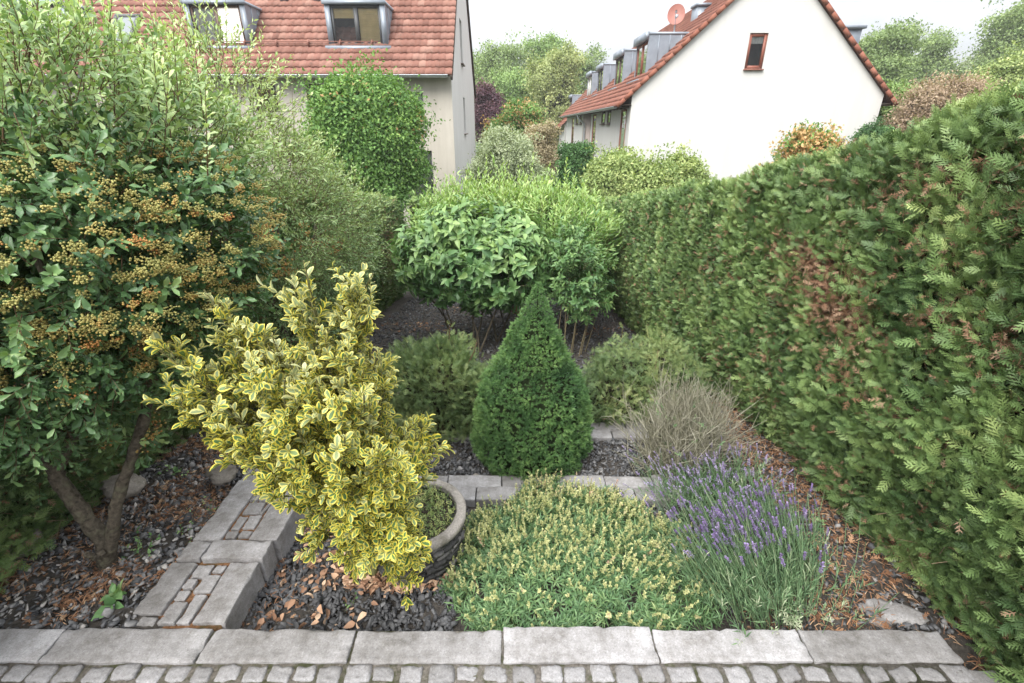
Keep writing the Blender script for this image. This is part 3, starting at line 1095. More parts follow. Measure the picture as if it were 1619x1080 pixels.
# paler young growth on top
lv = Geo()
E1b = [(at_y(50, 190, 1.85), (.52, .45, .22)), (at_y(200, 225, 2.2), (.42, .42, .22)), (at_y(10, 130, 1.7), (.32, .3, .2)), (at_y(130, 150, 2.1), (.36, .36, .18)), (at_y(290, 260, 2.5), (.34, .4, .26))]
P, N = sample_ells(E1b, 1150, .55, 1.02, .6)
shoots(lv, FIL, P, nrm(N + .6 * rng.normal(size=P.shape) + [0, 0, .6]), rng.uniform(.1, .24, len(P)), 14, 50, .032, .25, .02, .1,
       np.clip(.46 + .2 * rng.normal(size=len(P)), 0, 1), .1, 2.4, True, tw, .002, 0, .25)
long_ = [(30, 40, 1.7), (45, -40, 1.8), (150, 20, 2.1), (165, -30, 2.2), (90, 10, 1.9), (210, 60, 2.3), (255, 100, 2.4), (5, 90, 1.5), (120, 100, 1.8), (180, 110, 2.0), (60, 120, 1.6), (290, 150, 2.6), (-30, 20, 1.6), (230, 20, 2.5), (190, -10, 2.4), (330, 120, 2.8)]
long_ += [(rng.uniform(-60, 330), 0, rng.uniform(1.6, 2.7)) for _ in range(64)]
long_ = [(a, b if b else rng.uniform(-30, 120) + max(0, a - 150) * .45, c) for a, b, c in long_]
LP = np.array([at_y(a, b + 130, c) for a, b, c in long_]); LT = np.array([at_y(a + 28 * rng.normal(), b - 10, c + .12 * rng.normal()) for a, b, c in long_])
shoots(lv, FIL, LP, nrm(LT - LP), np.linalg.norm(LT - LP, axis=1), 26, 58, .033, .25, .0, .05, .66 + .1 * rng.normal(size=len(LP)), .1, 2.4, True, tw, .003, 0, .35)
lv.build('young_foliage', M_fire2, ft)
tw.build('twigs', M_twig, ft)
bg_ = Geo()
spots = []
EB = [(at_y(60, 380, 1.6), (.50, .40, .30)), (at_y(180, 440, 1.6), (.32, .28, .26)), (at_y(270, 360, 1.85), (.36, .38, .30)), (at_y(20, 500, 1.45), (.26, .22, .18)), (at_y(295, 400, 2.1), (.22, .28, .24)), (at_y(110, 560, 1.5), (.25, .2, .12))]
P, N = sample_ells(EB, 980, .90, 1.07, .82)
keep = (N[:, 1] < .45)
P, N = P[keep], N[keep]
v = np.clip(.24 + .2 * rng.normal(size=len(P)) + .26 * (P[:, 0] > -1.45), 0, 1)
berries(bg_, tw, (P, N), 46, .0135, .0034, v)
P, N = sample_ells([(at_y(215, 690, 1.72), (.12, .1, .06)), (at_y(130, 650, 1.7), (.2, .1, .08))], 14, .8, 1.0, 0)
berries(bg_, tw, (P, N), 14, .018, .005, np.full(len(P), .75))
bg_.build('berries', M_berry, ft, True)

# second firethorn further along the hedge
f2b = np.array([-2.0, 3.9, grd(-2.0, 3.9)])
f2 = thing('firethorn', 'small-leaved pale green firethorn with upright shoots growing against the hedge behind the berry-laden one', 'shrub', f2b)
tr, lv, tw = Geo(), Geo(), Geo()
stem_lines(tr, f2b, [at_y(430, 330, 3.7), at_y(380, 250, 3.5), at_y(500, 350, 4.3), at_y(330, 280, 3.3)], .045, .3, 7, .06)
tr.build('trunk', M_bark, f2, True)
E2 = [(at_y(420, 345, 3.6), (.48, .6, .54)), (at_y(350, 250, 3.3), (.46, .5, .42)), (at_y(500, 370, 4.3), (.46, .6, .5)), (at_y(460, 320, 4.0), (.34, .5, .36)), (at_y(400, 430, 3.5), (.34, .45, .4)),
      (at_y(505, 350, 4.8), (.26, .5, .26)), (at_y(440, 480, 3.7), (.36, .5, .4)), (at_y(350, 150, 3.2), (.25, .3, .25)), (at_y(540, 420, 4.6), (.2, .4, .2))]
P, N = sample_ells(E2, 4200, .78, 1.03, .75)
keep = (N[:, 1] < .5); P, N = P[keep], N[keep]
up = np.clip((P[:, 2] - .9) / .9, -.5, 1)
shoots(lv, FIS, P, nrm(N + .6 * rng.normal(size=P.shape) + [0, 0, .45]), rng.uniform(.10, .34, len(P)), 14, 52, .034, .28, .02, .1,
       np.clip(.36 + .34 * up + .14 * rng.normal(size=len(P)), 0, 1), .1, 2.4, True, tw, .0025, 0, .22)
long_ = [(320, 60, 3.2), (305, 110, 3.0), (430, 150, 3.6), (350, 160, 3.2), (395, 190, 3.5), (465, 240, 3.9), (372, 130, 3.8), (500, 265, 4.2), (375, 100, 3.4), (530, 290, 4.6), (285, 80, 3.0), (340, 200, 3.0), (480, 265, 4.1), (448, 225, 3.5)]
LP = np.array([at_y(a, b + 110, c) for a, b, c in long_]); LT = np.array([at_y(a, b - 5, c) for a, b, c in long_])
shoots(lv, FIS, LP, nrm(LT - LP), np.linalg.norm(LT - LP, axis=1), 30, 55, .040, .25, .0, .05, .7, .1, 2.4, True, tw, .004, 0, .3)
lv.build('foliage', M_fire2, f2)
tw.build('twigs', M_twig, f2)
bg_ = Geo()
P, N = sample_ells([(at_y(500, 375, 3.95), (.16, .15, .16)), (at_y(350, 390, 3.0), (.2, .2, .2)), (at_y(420, 410, 3.2), (.2, .1, .14))], 42, .8, 1.1, 0)
berries(bg_, tw, (P, N), 20, .028, .008, np.clip(.78 + .1 * rng.normal(size=len(P)), 0, 1))
bg_.build('berries', M_berry, f2, True)

# ================================================================== thuja hedges
M_thuja = leaf_mat('thuja', [(0, (.038, .074, .028)), (.4, (.098, .156, .054)), (.75, (.168, .235, .084)), (1, (.27, .335, .13))], .5, .35, .15, (1.6, (.11, .175, .07), .35))
M_thuja_dead = var_mat('thuja_dead', [(0, (.10, .055, .032)), (.5, (.235, .13, .078)), (1, (.36, .25, .17))], .8, .2)
SPN = [spray_tmpl(5, 2, s, .046) for s in (1, 2, 3)] + [spray_tmpl(6, 1, 8, .05)]
SPF = [spray_tmpl(4, 0, s, .10) for s in (4, 5)]
SPD = [spray_tmpl(3, 1, s, .05) for s in (51, 52, 53)]
SPM = [spray_tmpl(5, 1, s, .055) for s in (6, 7)]

def hedge(name, label, sx, xf, yr, topfun, thick, deadspots, loc, dens=1.0, dead_rate=.03, ymin_near=0):
    """hedge running along y; visible face at x=xf, foliage behind it towards sx"""
    h = thing(name, label, 'hedge', loc)
    fol, dead, core = Geo(), Geo(), Geo()

    def put(P, Nrm, top=False):
        dist = np.linalg.norm(P - EYE, axis=1)
        lump = vnoise(P, 1.1, 21) * .025 + vnoise(P, 4.2, 22) * .024
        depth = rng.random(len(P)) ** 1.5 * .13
        P = P + Nrm * (lump - depth)[:, None]
        D = nrm(Nrm * .55 + [0, -.05, .68] + rng.normal(size=P.shape) * .5)
        N = nrm(np.array([0, 0, .5]) + Nrm * .75 + rng.normal(size=P.shape) * .6)
        size = np.where(dist < 4, rng.uniform(.030, .084, len(P)), rng.uniform(.03, .068, len(P))) * rng.choice([.8, 1, 1.25], len(P))
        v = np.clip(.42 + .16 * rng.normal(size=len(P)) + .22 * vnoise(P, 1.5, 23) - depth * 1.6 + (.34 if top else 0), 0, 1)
        pd = np.full(len(P), dead_rate) + .16 * np.clip(vnoise(P, 2.1, 24) - .55, 0, 1)
        for (c, r_, a_) in deadspots:
            q = (P - c) / (np.asarray(r_) * 1.25)
            pd += a_ * np.exp(-(q ** 2).sum(1))
        isd = rng.random(len(P)) < pd
        k = rng.integers(0, 12, len(P))
        for geo, sel in ((fol, ~isd),):
            for lo, hi, T in ((0, 3.3, SPN), (3.3, 5.2, SPM), (5.2, 99, SPF)):
                for j, tm in enumerate(T):
                    i = sel & (dist >= lo) & (dist < hi) & (k % len(T) == j)
                    geo.inst(tm, P[i], D[i], N[i], size[i], v[i])
        # withered bits: broken, curled and small, three for each dead spray
        i = np.repeat(np.nonzero(isd)[0], 3)
        Q = P[i] + rng.normal(size=(len(i), 3)) * .022
        for j, tm in enumerate(SPD):
            q = np.arange(len(i)) % 3 == j
            dead.inst(tm, Q[q], nrm(D[i][q] + 1.1 * rng.normal(size=(q.sum(), 3)) - [0, 0, .3]), runit(q.sum()), rng.uniform(.022, .060, q.sum()))

    # main face
    yy = rng.uniform(yr[0], yr[1], int(370000 * dens))
    keep = rng.random(len(yy)) < np.interp(yy, [0, 2, 3.2, 4, 6, 9.5], [.42, .44, .6, .7, .55, .5])
    yy = yy[keep]
    ztop = topfun(yy)
    zb = ground(np.full(len(yy), xf), yy)
    hmax = 2.3
    zz = zb + rng.random(len(yy)) * hmax
    ok = zz < ztop + .02
    yy, zz, zb, ztop = yy[ok], zz[ok], zb[ok], ztop[ok]
    xx = np.full(len(yy), float(xf))
    hf_ = np.clip((zz - zb) / (ztop - zb), 0, 1)
    xx += -sx * (.07 * np.sin(hf_ * np.pi) - .13 * (1 - np.clip(hf_ / .35, 0, 1)) ** 1.3)     # belly, drawn in at the foot
    rnd = np.clip(zz - (ztop - .12), 0, .12) / .12
    xx += sx * .055 * rnd ** 2
    put(np.stack([xx, yy, zz], 1), np.tile([-sx, 0., .08], (len(yy), 1)))
    # top
    n = int(68000 * dens)
    yy = rng.uniform(yr[0], yr[1], n)
    xx = xf + sx * (.05 + rng.random(n) * (thick - .05))
    P = np.stack([xx, yy, topfun(yy) + .02], 1)
    put(P, np.tile([-.1 * sx, 0., 1.], (n, 1)), True)
    # outer face, sparse
    n = int(3500 * dens)
    yy = rng.uniform(yr[0], yr[1], n)
    P = np.stack([np.full(n, xf + sx * thick), yy, topfun(yy) - rng.random(n) * 1.6], 1)
    put(P, np.tile([sx * 1., 0., .1], (n, 1)))
    # inner twig mass
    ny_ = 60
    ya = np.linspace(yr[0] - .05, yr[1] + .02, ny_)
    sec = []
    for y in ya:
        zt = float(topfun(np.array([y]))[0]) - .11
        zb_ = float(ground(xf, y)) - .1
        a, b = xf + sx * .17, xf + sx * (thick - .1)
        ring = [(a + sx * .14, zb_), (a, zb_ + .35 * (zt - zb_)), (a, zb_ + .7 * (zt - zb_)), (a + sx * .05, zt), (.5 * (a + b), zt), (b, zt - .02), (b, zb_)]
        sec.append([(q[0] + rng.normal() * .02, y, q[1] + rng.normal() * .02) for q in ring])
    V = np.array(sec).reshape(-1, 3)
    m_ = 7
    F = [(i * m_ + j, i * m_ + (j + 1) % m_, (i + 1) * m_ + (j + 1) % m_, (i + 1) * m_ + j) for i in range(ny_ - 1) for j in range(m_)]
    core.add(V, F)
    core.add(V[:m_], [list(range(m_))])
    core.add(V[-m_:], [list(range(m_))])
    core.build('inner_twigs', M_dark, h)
    # bare twigs poking out
    n = 700
    tws = Geo()
    yy = rng.uniform(max(yr[0], 1), min(5, yr[1]), n)
    zz = ground(np.full(n, xf), yy) + rng.random(n) * 1.6
    okk = zz < topfun(yy) - .1
    P = np.stack([np.full(n, xf + sx * .12), yy, zz], 1)[okk]
    D = nrm(np.array([-sx * .8, 0, .3]) + .6 * rng.normal(size=P.shape))
    L = rng.uniform(.08, .15, len(P))
    tws.inst(TWIG, P, D, perp(D), np.stack([L, np.full(len(P), .0022), np.full(len(P), .0022)], 1))
    tws.build('twigs', M_bare, h)
    fol.build('foliage', M_thuja, h)
    dead.build('dead_sprays', M_thuja_dead, h)
    return h

M_bare = simple_mat('bare_twig', (.30, .22, .15), .8, .2, nscale=30, namp=.3)
def top_r(y):
    return np.interp(y, [.4, 1.74, 2.4, 3.2, 4.5, 9.2], [2.05, 1.88, 1.71, 1.53, 1.27, .50])
def top_l(y):
    return np.interp(y, [.4, 2, 5.05, 6.2, 9.2], [1.7, 1.5, 1.21, 1.0, .53])
def fp(px, py, r, a, X=1.6):
    return (at_x(px, py, X), np.array(r), a)
dsp = [fp(1300, 455, (.3, .16, .10), .85), fp(1335, 510, (.3, .14, .08), .75), fp(1275, 410, (.3, .12, .06), .6), fp(1225, 470, (.3, .10, .08), .5), fp(1230, 390, (.3, .15, .1), .3),
       fp(1390, 330, (.3, .12, .06), .35), fp(1370, 440, (.3, .06, .05), .5), fp(1480, 510, (.3, .07, .05), .5), fp(1510, 270, (.3, .10, .05), .3), fp(1215, 560, (.3, .12, .06), .4),
       fp(1590, 330, (.3, .06, .06), .5), fp(1440, 290, (.3, .12, .05), .35), fp(1340, 590, (.3, .15, .06), .25), fp(1570, 560, (.3, .08, .07), .4), fp(1130, 420, (.3, .2, .12), .2)]
hedge('thuja_hedge', 'tall clipped conifer hedge along the right side, with rusty dead patches', 1, 1.66, (.35, 9.3), top_r, .75, dsp, (1.95, 4.8, grd(1.95, 4.8)), 1.0, .028)
dsl = [(at_x(618, 390, -2.0), np.array((.3, .3, .25)), .5), (at_x(520, 400, -2.0), np.array((.3, .3, .2)), .3)]
hedge('thuja_hedge', 'clipped conifer hedge along the left side behind the firethorns', -1, -2.12, (.5, 9.3), top_l, .7, dsl, (-2.4, 4.8, grd(-2.4, 4.8)), .75, .04)

# rear hedge closing the garden
rh = thing('thuja_hedge', 'low hedge closing the far end of the garden behind the pale shrubs', 'hedge', (0, 9.6, grd(0, 9.6)))
fol, core = Geo(), Geo()
n = 5200
P = np.stack([rng.uniform(-2.0, 1.7, n), np.full(n, 9.35) + rng.random(n) * .1, -1.5 + rng.random(n) * 1.93], 1)
t_ = rng.random(n) < .35
P[t_, 1] = rng.uniform(9.35, 9.95, t_.sum()); P[t_, 2] = .45 + rng.normal(size=t_.sum()) * .03
for j, tm in enumerate(SPF):
    i = np.arange(n) % 2 == j
    fol.inst(tm, P[i], nrm(np.array([0, -.7, .5]) + .5 * rng.normal(size=(i.sum(), 3))), nrm(np.array([0, -.4, .8]) + .5 * rng.normal(size=(i.sum(), 3))), rng.uniform(.09, .15, i.sum()))
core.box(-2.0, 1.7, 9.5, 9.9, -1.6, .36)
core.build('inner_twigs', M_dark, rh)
fol.build('foliage', M_thuja, rh)

# ================================================================== dwarf conifer
M_spruce = leaf_mat('spruce_needle', [(0, (.028, .068, .025)), (.5, (.064, .132, .042)), (1, (.135, .22, .07))], .5, .35, .12)
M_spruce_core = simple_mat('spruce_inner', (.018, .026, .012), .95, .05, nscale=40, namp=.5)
cb = at_z(842, 752, -.245)
cb = np.array([cb[0], cb[1] + .22, grd(0, cb[1] + .22)])
top = at_y(851, 447, cb[1])
cH = top[2] - cb[2]
sprc = thing('dwarf_conifer', 'dense dark green cone-shaped dwarf conifer', 'conifer', cb)
HT = [0, .04, .10, .20, .30, .40, .48, .535, .60, .66, .77, .88, .95, 1.0]
HR = [.29, .335, .352, .352, .340, .325, .295, .255, .195, .160, .108, .056, .026, .005]
n = 24000
t = rng.random(n)
rr = np.interp(t, HT, HR)
keep = rng.random(n) < (rr + .03) / .41
t, rr = t[keep], rr[keep]
n = len(t)
a = rng.uniform(0, 6.28, n)
ax = top - cb
def cone_pt(t, a, r):
    return cb + np.outer(t, ax) + np.stack([np.cos(a) * r, np.sin(a) * r, np.zeros(len(t))], 1)
P0 = cone_pt(t, a, rr)
# lumpy growth: each shoot bunch bulges out
nb = 440
tb = rng.random(nb * 3); rb = np.interp(tb, HT, HR); kb = rng.random(nb * 3) < (rb + .03) / .41
tb, rb = tb[kb][:nb], rb[kb][:nb]
ab = rng.uniform(0, 6.28, len(tb))
Bc = cone_pt(tb, ab, rb)
d2 = ((P0[:, None, :] - Bc[None]) ** 2).sum(-1)
near_ = np.sqrt(d2.min(1))
kk = d2.argmin(1)
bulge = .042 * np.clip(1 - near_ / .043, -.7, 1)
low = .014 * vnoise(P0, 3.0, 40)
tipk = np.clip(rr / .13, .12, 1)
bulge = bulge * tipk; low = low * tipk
N = nrm(np.stack([np.cos(a), np.sin(a), .45 + 0 * a], 1))
P = P0 + N * (bulge + low - .035 * tipk * rng.random(n) ** 2)[:, None]
D = nrm(N + .9 * (P0 - Bc[kk]) / (near_[:, None] + .02) + .45 * rng.normal(size=P.shape))
def tuft(seed, k=13):
    r = np.random.default_rng(seed)
    V, F = [], []
    for q in range(k):
        ph = q * 2.4 + r.normal() * .2
        s = .55 * (q / k)
        an = R(r.uniform(35, 65)) * (1 - .5 * q / k)
        d = np.array([math.cos(an), math.sin(an) * math.cos(ph), math.sin(an) * math.sin(ph)])
        b = np.array([s, 0, 0])
        p = np.cross(d, r.normal(size=3)); p /= np.linalg.norm(p)
        L = r.uniform(.4, .55)
        i = len(V)
        V += [b + p * .035, b - p * .035, b + d * L * .7 - p * .03, b + d * L, b + d * L * .7 + p * .03]
        F += [(i, i + 1, i + 2), (i, i + 2, i + 4), (i + 4, i + 2, i + 3)]
    return np.array(V), np.array(F), np.zeros(len(V))
TF = [tuft(s) for s in range(3)]
g = Geo()
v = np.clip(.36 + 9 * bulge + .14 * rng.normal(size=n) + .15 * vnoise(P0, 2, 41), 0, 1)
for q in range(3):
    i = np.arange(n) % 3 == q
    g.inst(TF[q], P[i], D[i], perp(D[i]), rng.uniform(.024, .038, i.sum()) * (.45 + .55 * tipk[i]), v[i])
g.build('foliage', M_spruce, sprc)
g = Geo()
tt = np.linspace(0, .97, 14)
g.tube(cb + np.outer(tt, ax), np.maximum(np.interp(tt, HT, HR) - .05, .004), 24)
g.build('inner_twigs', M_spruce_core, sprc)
g = Geo()
g.tube([cb + [0, 0, -.05], cb + [0, 0, .12]], [.03, .028], 8)
g.build('trunk', M_bark, sprc)

# ================================================================== junipers
M_jun = leaf_mat('juniper_spray', [(0, (.04, .068, .028)), (.4, (.085, .13, .05)), (.75, (.16, .205, .08)), (1, (.26, .28, .125))], .55, .3, .15)
SPJ = [spray_tmpl(6, 0, s, .035) for s in (31, 32)]
def juniper(label, base, ells, n, extra=()):
    j = thing('juniper', label, 'shrub', base)
    g, tw, core = Geo(), Geo(), Geo()
    P, N = sample_ells(ells, n, .6, 1.08, .7)
    P = P[P[:, 2] > grd(0, base[1]) - .02]; N = N[:len(P)]
    lump = vnoise(P, 2.2, 51)
    D = nrm(N * .8 + [0, 0, .5] + .6 * rng.normal(size=P.shape))
    k = rng.integers(0, 2, len(P))
    v = np.clip(.45 + .2 * rng.normal(size=len(P)) + .25 * lump, 0, 1)
    for q in range(2):
        i = k == q
        g.inst(SPJ[q], P[i] + N[i] * lump[i, None] * .05, D[i], nrm(np.array([0, 0, .6]) + .8 * rng.normal(size=(i.sum(), 3))), rng.uniform(.03, .09, i.sum()), v[i])
    for (p, yy, ln) in extra:
        t = at_y(p[0], p[1], yy)
        q = np.linspace(0, 1, 9)[:, None]
        b = t + np.array([rng.normal() * .05, .05, -ln])
        pts = b + (t - b) * q
        g.inst(SPJ[0], pts, nrm(np.array([0, 0, .5]) + .7 * rng.normal(size=(9, 3))), runit(9), .07, .75 + .1 * rng.normal(size=9))
        tw.tube([b, t], [.005, .002], 5)
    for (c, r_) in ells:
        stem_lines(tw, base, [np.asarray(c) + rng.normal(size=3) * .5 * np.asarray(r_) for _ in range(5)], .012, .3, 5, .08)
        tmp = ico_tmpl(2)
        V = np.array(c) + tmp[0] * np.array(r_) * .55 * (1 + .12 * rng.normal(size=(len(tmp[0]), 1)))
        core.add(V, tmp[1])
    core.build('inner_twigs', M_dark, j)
    g.build('foliage', M_jun, j)
    tw.build('branches', M_twig, j)
jb = at_z(705, 690, -.3); jb[1] += .25; jb[2] = grd(jb[0], jb[1])
juniper('loose olive-green juniper standing left of the cone conifer', jb,
        [(at_y(700, 612, 3.1), (.36, .32, .30)), (at_y(655, 600, 3.15), (.24, .3, .26)), (at_y(752, 640, 3.0), (.22, .26, .26)), (at_y(700, 570, 3.2), (.22, .2, .18)), (at_y(690, 668, 2.95), (.28, .2, .14))], 8500,
        [((712, 512), 3.2, .24), ((690, 545), 3.1, .15), ((735, 560), 3.2, .1)])
jb = at_z(1000, 670, -.35); jb[1] += .1; jb[2] = grd(jb[0], jb[1])
juniper('straggly yellow-green juniper standing right of the cone conifer', jb,
        [(at_y(990, 590, 3.35), (.30, .3, .26)), (at_y(950, 622, 3.2), (.2, .25, .24)), (at_y(1040, 580, 3.5), (.22, .26, .24)), (at_y(990, 640, 3.2), (.24, .2, .16)), (at_y(1075, 610, 3.4), (.2, .26, .28))], 6800,
        [((985, 520), 3.5, .25), ((1005, 535), 3.4, .2), ((1045, 530), 3.5, .18)])

# ================================================================== broad-leaved shrub, pale privet, slim shrub
M_broad = leaf_mat('broad_leaf', [(0, (.028, .07, .026)), (.4, (.056, .12, .042)), (.75, (.098, .175, .06)), (1, (.165, .25, .085))], .45, .45, .2)
BRL = leaf_tmpl(.50, 4, .22, .3, 'ovate')
bb = np.array([-.55, 5.6, grd(-.55, 5.6)])
bs = thing('broad_leaved_shrub', 'round-topped shrub with large hanging pointed leaves above bare stems', 'shrub', bb)
g, tw = Geo(), Geo()
EBs = [(at_y(735, 430, 5.5), (.50, .45, .36)), (at_y(690, 410, 5.7), (.42, .45, .36)), (at_y(800, 425, 5.4), (.36, .4, .36)), (at_y(740, 370, 5.8), (.6, .5, .30)), (at_y(820, 390, 5.7), (.3, .4, .32))]
P, N = sample_ells(EBs, 820, .7, 1.02, .7)
D = nrm(N + .45 * rng.normal(size=P.shape) + [0, 0, .35])
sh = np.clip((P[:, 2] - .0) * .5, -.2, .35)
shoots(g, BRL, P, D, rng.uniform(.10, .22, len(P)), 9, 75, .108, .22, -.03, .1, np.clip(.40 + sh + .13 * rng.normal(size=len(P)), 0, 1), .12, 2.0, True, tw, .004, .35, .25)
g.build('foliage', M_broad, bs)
for b_, ts in (((-.60, 5.5), [(700, 470, 5.5), (660, 450, 5.7)]), ((-.48, 5.35), [(745, 470, 5.4), (770, 440, 5.5)]), ((-.40, 5.2), [(740, 545, 5.25), (800, 450, 5.4), (745, 500, 5.3)]), ((-.2, 5.7), [(760, 460, 5.6), (830, 430, 5.6)]), ((-.75, 5.6), [(690, 440, 5.6)]), ((-.05, 5.9), [(790, 470, 5.8), (850, 430, 5.8)])):
    stem_lines(tw, (b_[0], b_[1], grd(*b_) - .03), [at_y(*q) for q in ts], .014, .5, 6, .03)
tw.build('stems', simple_mat('pale_stem', (.10, .085, .06), .85, .2, nscale=25, namp=.35), bs)

M_priv = leaf_mat('privet_leaf', [(0, (.05, .115, .04)), (.4, (.10, .19, .06)), (.75, (.17, .26, .085)), (1, (.27, .36, .135))], .45, .4, .3)
PRL = leaf_tmpl(.26, 3, .2, .15, 'ell')
pbs = np.array([.1, 7.4, grd(.1, 7.4)])
pv = thing('privet_bush', 'broad light green bush of upright narrow-leaved shoots at the garden end', 'bush', pbs)
g, tw = Geo(), Geo()
EP = [(at_y(800, 375, 7.3), (1.0, .6, .42)), (at_y(715, 360, 7.5), (.5, .6, .36)), (at_y(880, 375, 6.9), (.6, .6, .45)), (at_y(900, 410, 6.4), (.38, .5, .5)), (at_y(940, 400, 6.8), (.25, .4, .5)), (at_y(820, 350, 7.6), (.9, .6, .22))]
P, N = sample_ells(EP, 2300, .6, 1.02, .7)
keep = N[:, 1] < .6; P, N = P[keep], N[keep]
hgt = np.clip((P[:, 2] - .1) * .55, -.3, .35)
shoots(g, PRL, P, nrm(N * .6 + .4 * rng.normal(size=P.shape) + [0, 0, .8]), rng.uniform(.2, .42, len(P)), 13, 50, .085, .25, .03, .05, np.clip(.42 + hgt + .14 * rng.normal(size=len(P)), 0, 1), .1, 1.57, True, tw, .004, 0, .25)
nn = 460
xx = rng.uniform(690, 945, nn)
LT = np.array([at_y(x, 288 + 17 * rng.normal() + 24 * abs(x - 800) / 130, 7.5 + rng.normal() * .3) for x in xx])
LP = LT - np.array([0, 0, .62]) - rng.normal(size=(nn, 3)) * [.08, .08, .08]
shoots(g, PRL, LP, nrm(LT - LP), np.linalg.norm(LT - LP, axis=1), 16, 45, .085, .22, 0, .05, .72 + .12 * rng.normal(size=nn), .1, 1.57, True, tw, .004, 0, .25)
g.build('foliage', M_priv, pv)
stem_lines(tw, pbs, [at_y(760, 400, 7.3), at_y(830, 400, 7.3), at_y(800, 380, 7.5), at_y(900, 420, 7.1), at_y(700, 380, 7.4)], .03, .4, 6, .05)
tw.build('stems', M_twig, pv)

M_slim = leaf_mat('slim_leaf', [(0, (.035, .085, .035)), (.4, (.07, .14, .05)), (.75, (.12, .20, .07)), (1, (.20, .28, .10))], .45, .4, .25)
sb = np.array([.72, 5.1, grd(.72, 5.1)])
ss = thing('slim_shrub', 'slender leafy shrub on thin pale canes behind the cone conifer', 'shrub', sb)
g, tw = Geo(), Geo()
P, N = sample_ells([(at_y(912, 440, 5.3), (.27, .3, .34)), (at_y(925, 475, 5.2), (.2, .24, .16)), (at_y(905, 400, 5.5), (.24, .3, .25))], 330, .5, 1.05, .6)
shoots(g, leaf_tmpl(.46, 3, .2, .2, 'ovate'), P, nrm(N + .6 * rng.normal(size=P.shape) + [0, 0, .4]), rng.uniform(.1, .22, len(P)), 10, 62, .068, .25, 0, .1, np.clip(.42 + .15 * rng.normal(size=len(P)), 0, 1), .12, 2.2, True, tw, .003, .15, .2)
for x0, y0, tx, ty in ((.60, 5.05, 905, 470), (.68, 5.0, 915, 470), (.78, 5.0, 938, 480), (.82, 5.1, 940, 470), (.72, 5.1, 920, 450), (.64, 5.2, 900, 440), (.88, 5.2, 945, 490), (.55, 5.15, 890, 460)):
    stem_lines(tw, (x0, y0, grd(x0, y0) - .03), [at_y(tx, ty, 5.2)], .0075, .5, 5, .02)
g.build('foliage', M_slim, ss)
tw.build('stems', simple_mat('cane', (.13, .11, .065), .8, .2, nscale=30, namp=.3), ss)

# ================================================================== yellow flowering mat
M_mat = leaf_mat('mat_leaf', [(0, (.035, .08, .035)), (.45, (.075, .14, .06)), (.8, (.14, .21, .09)), (1, (.24, .28, .13))], .5, .4, .2)
M_matfl = leaf_mat('mat_flower', [(0, (.18, .21, .085)), (.45, (.31, .32, .15)), (.72, (.41, .405, .215)), (.88, (.33, .25, .17)), (1, (.29, .17, .13))], .6, .3, .25)
mb = np.array([.27, 1.66, -.14])
mt = thing('flowering_mat', 'low spreading cushion of narrow green leaves and yellow seed spikes', 'plant', mb)
n = 5200
X_ = rng.uniform(-.38, .98, n); Y_ = rng.uniform(1.20, 2.28, n)
cx, cy = .29, 1.66
a_, b_ = .64, .50
q = ((X_ - cx) / a_) ** 2 + ((Y_ - cy) / b_) ** 2 + .16 * vnoise(np.stack([X_, Y_, 0 * X_], 1), 2.2, 60)
keep = (q < 1) & ((X_ - cx) / a_ - (Y_ - cy) / b_ * .2 < 1)
X_, Y_, q = X_[keep], Y_[keep], q[keep]
hz = .085 * np.sqrt(np.clip(1 - q, 0, 1)) * (.75 + .25 * sstep(1.25, 1.6, Y_)) + .03 * vnoise(np.stack([X_, Y_, 0 * X_], 1), 3.5, 61)
base = np.stack([X_, Y_, np.full(len(X_), -.135) + np.clip(hz, .0, 1)], 1)
out_ = np.stack([(X_ - cx) / a_ ** 2, (Y_ - cy) / b_ ** 2, np.full(len(X_), 2.3)], 1)
MTL = leaf_tmpl(.16, 2, .25, .18, 'ell')
g, fl, stm = Geo(), Geo(), Geo()
i = rng.random(len(X_)) < .62
shoots(g, MTL, base[i] - [0, 0, .03], nrm(nrm(out_[i]) + .5 * rng.normal(size=(i.sum(), 3))), rng.uniform(.035, .07, i.sum()), 15, 72, .042, .25, .0, 0.1,
       np.clip(.42 + .14 * rng.normal(size=i.sum()), 0, 1), .12, 2.4, True, stm, .0016, 0, .1)
# flowering spikes
fden = .14 + .5 * sstep(1.34, 1.72, Y_) + .15 * sstep(.35, .75, X_)
i = rng.random(len(X_)) < fden * .62
B = base[i]
m = len(B)
dirn = nrm(nrm(out_[i]) * .8 + [0, 0, .9] + .42 * rng.normal(size=(m, 3)))
L = rng.uniform(.03, .115, m)
vv = np.clip(.40 + .15 * rng.normal(size=m) + .42 * sstep(1.8, 2.15, B[:, 1]) * rng.random(m) + .2 * sstep(.5, .8, B[:, 0]) * rng.random(m), 0, 1)
FLT = diamond_tmpl(.7, .2, .1)
shoots(fl, FLT, B, dirn, L, 22, 68, .0098, .5, 0, .35, vv, .12, 2.4, True, stm, .0013)
shoots(g, MTL, B, dirn, L * .6, 6, 55, .022, .25, 0, .1, .5, .15, 2.4)
g.build('foliage', M_mat, mt)
fl.build('flower_spikes', M_matfl, mt)
stm.build('stems', simple_mat('green_stem', (.16, .19, .08), .7, .3), mt)

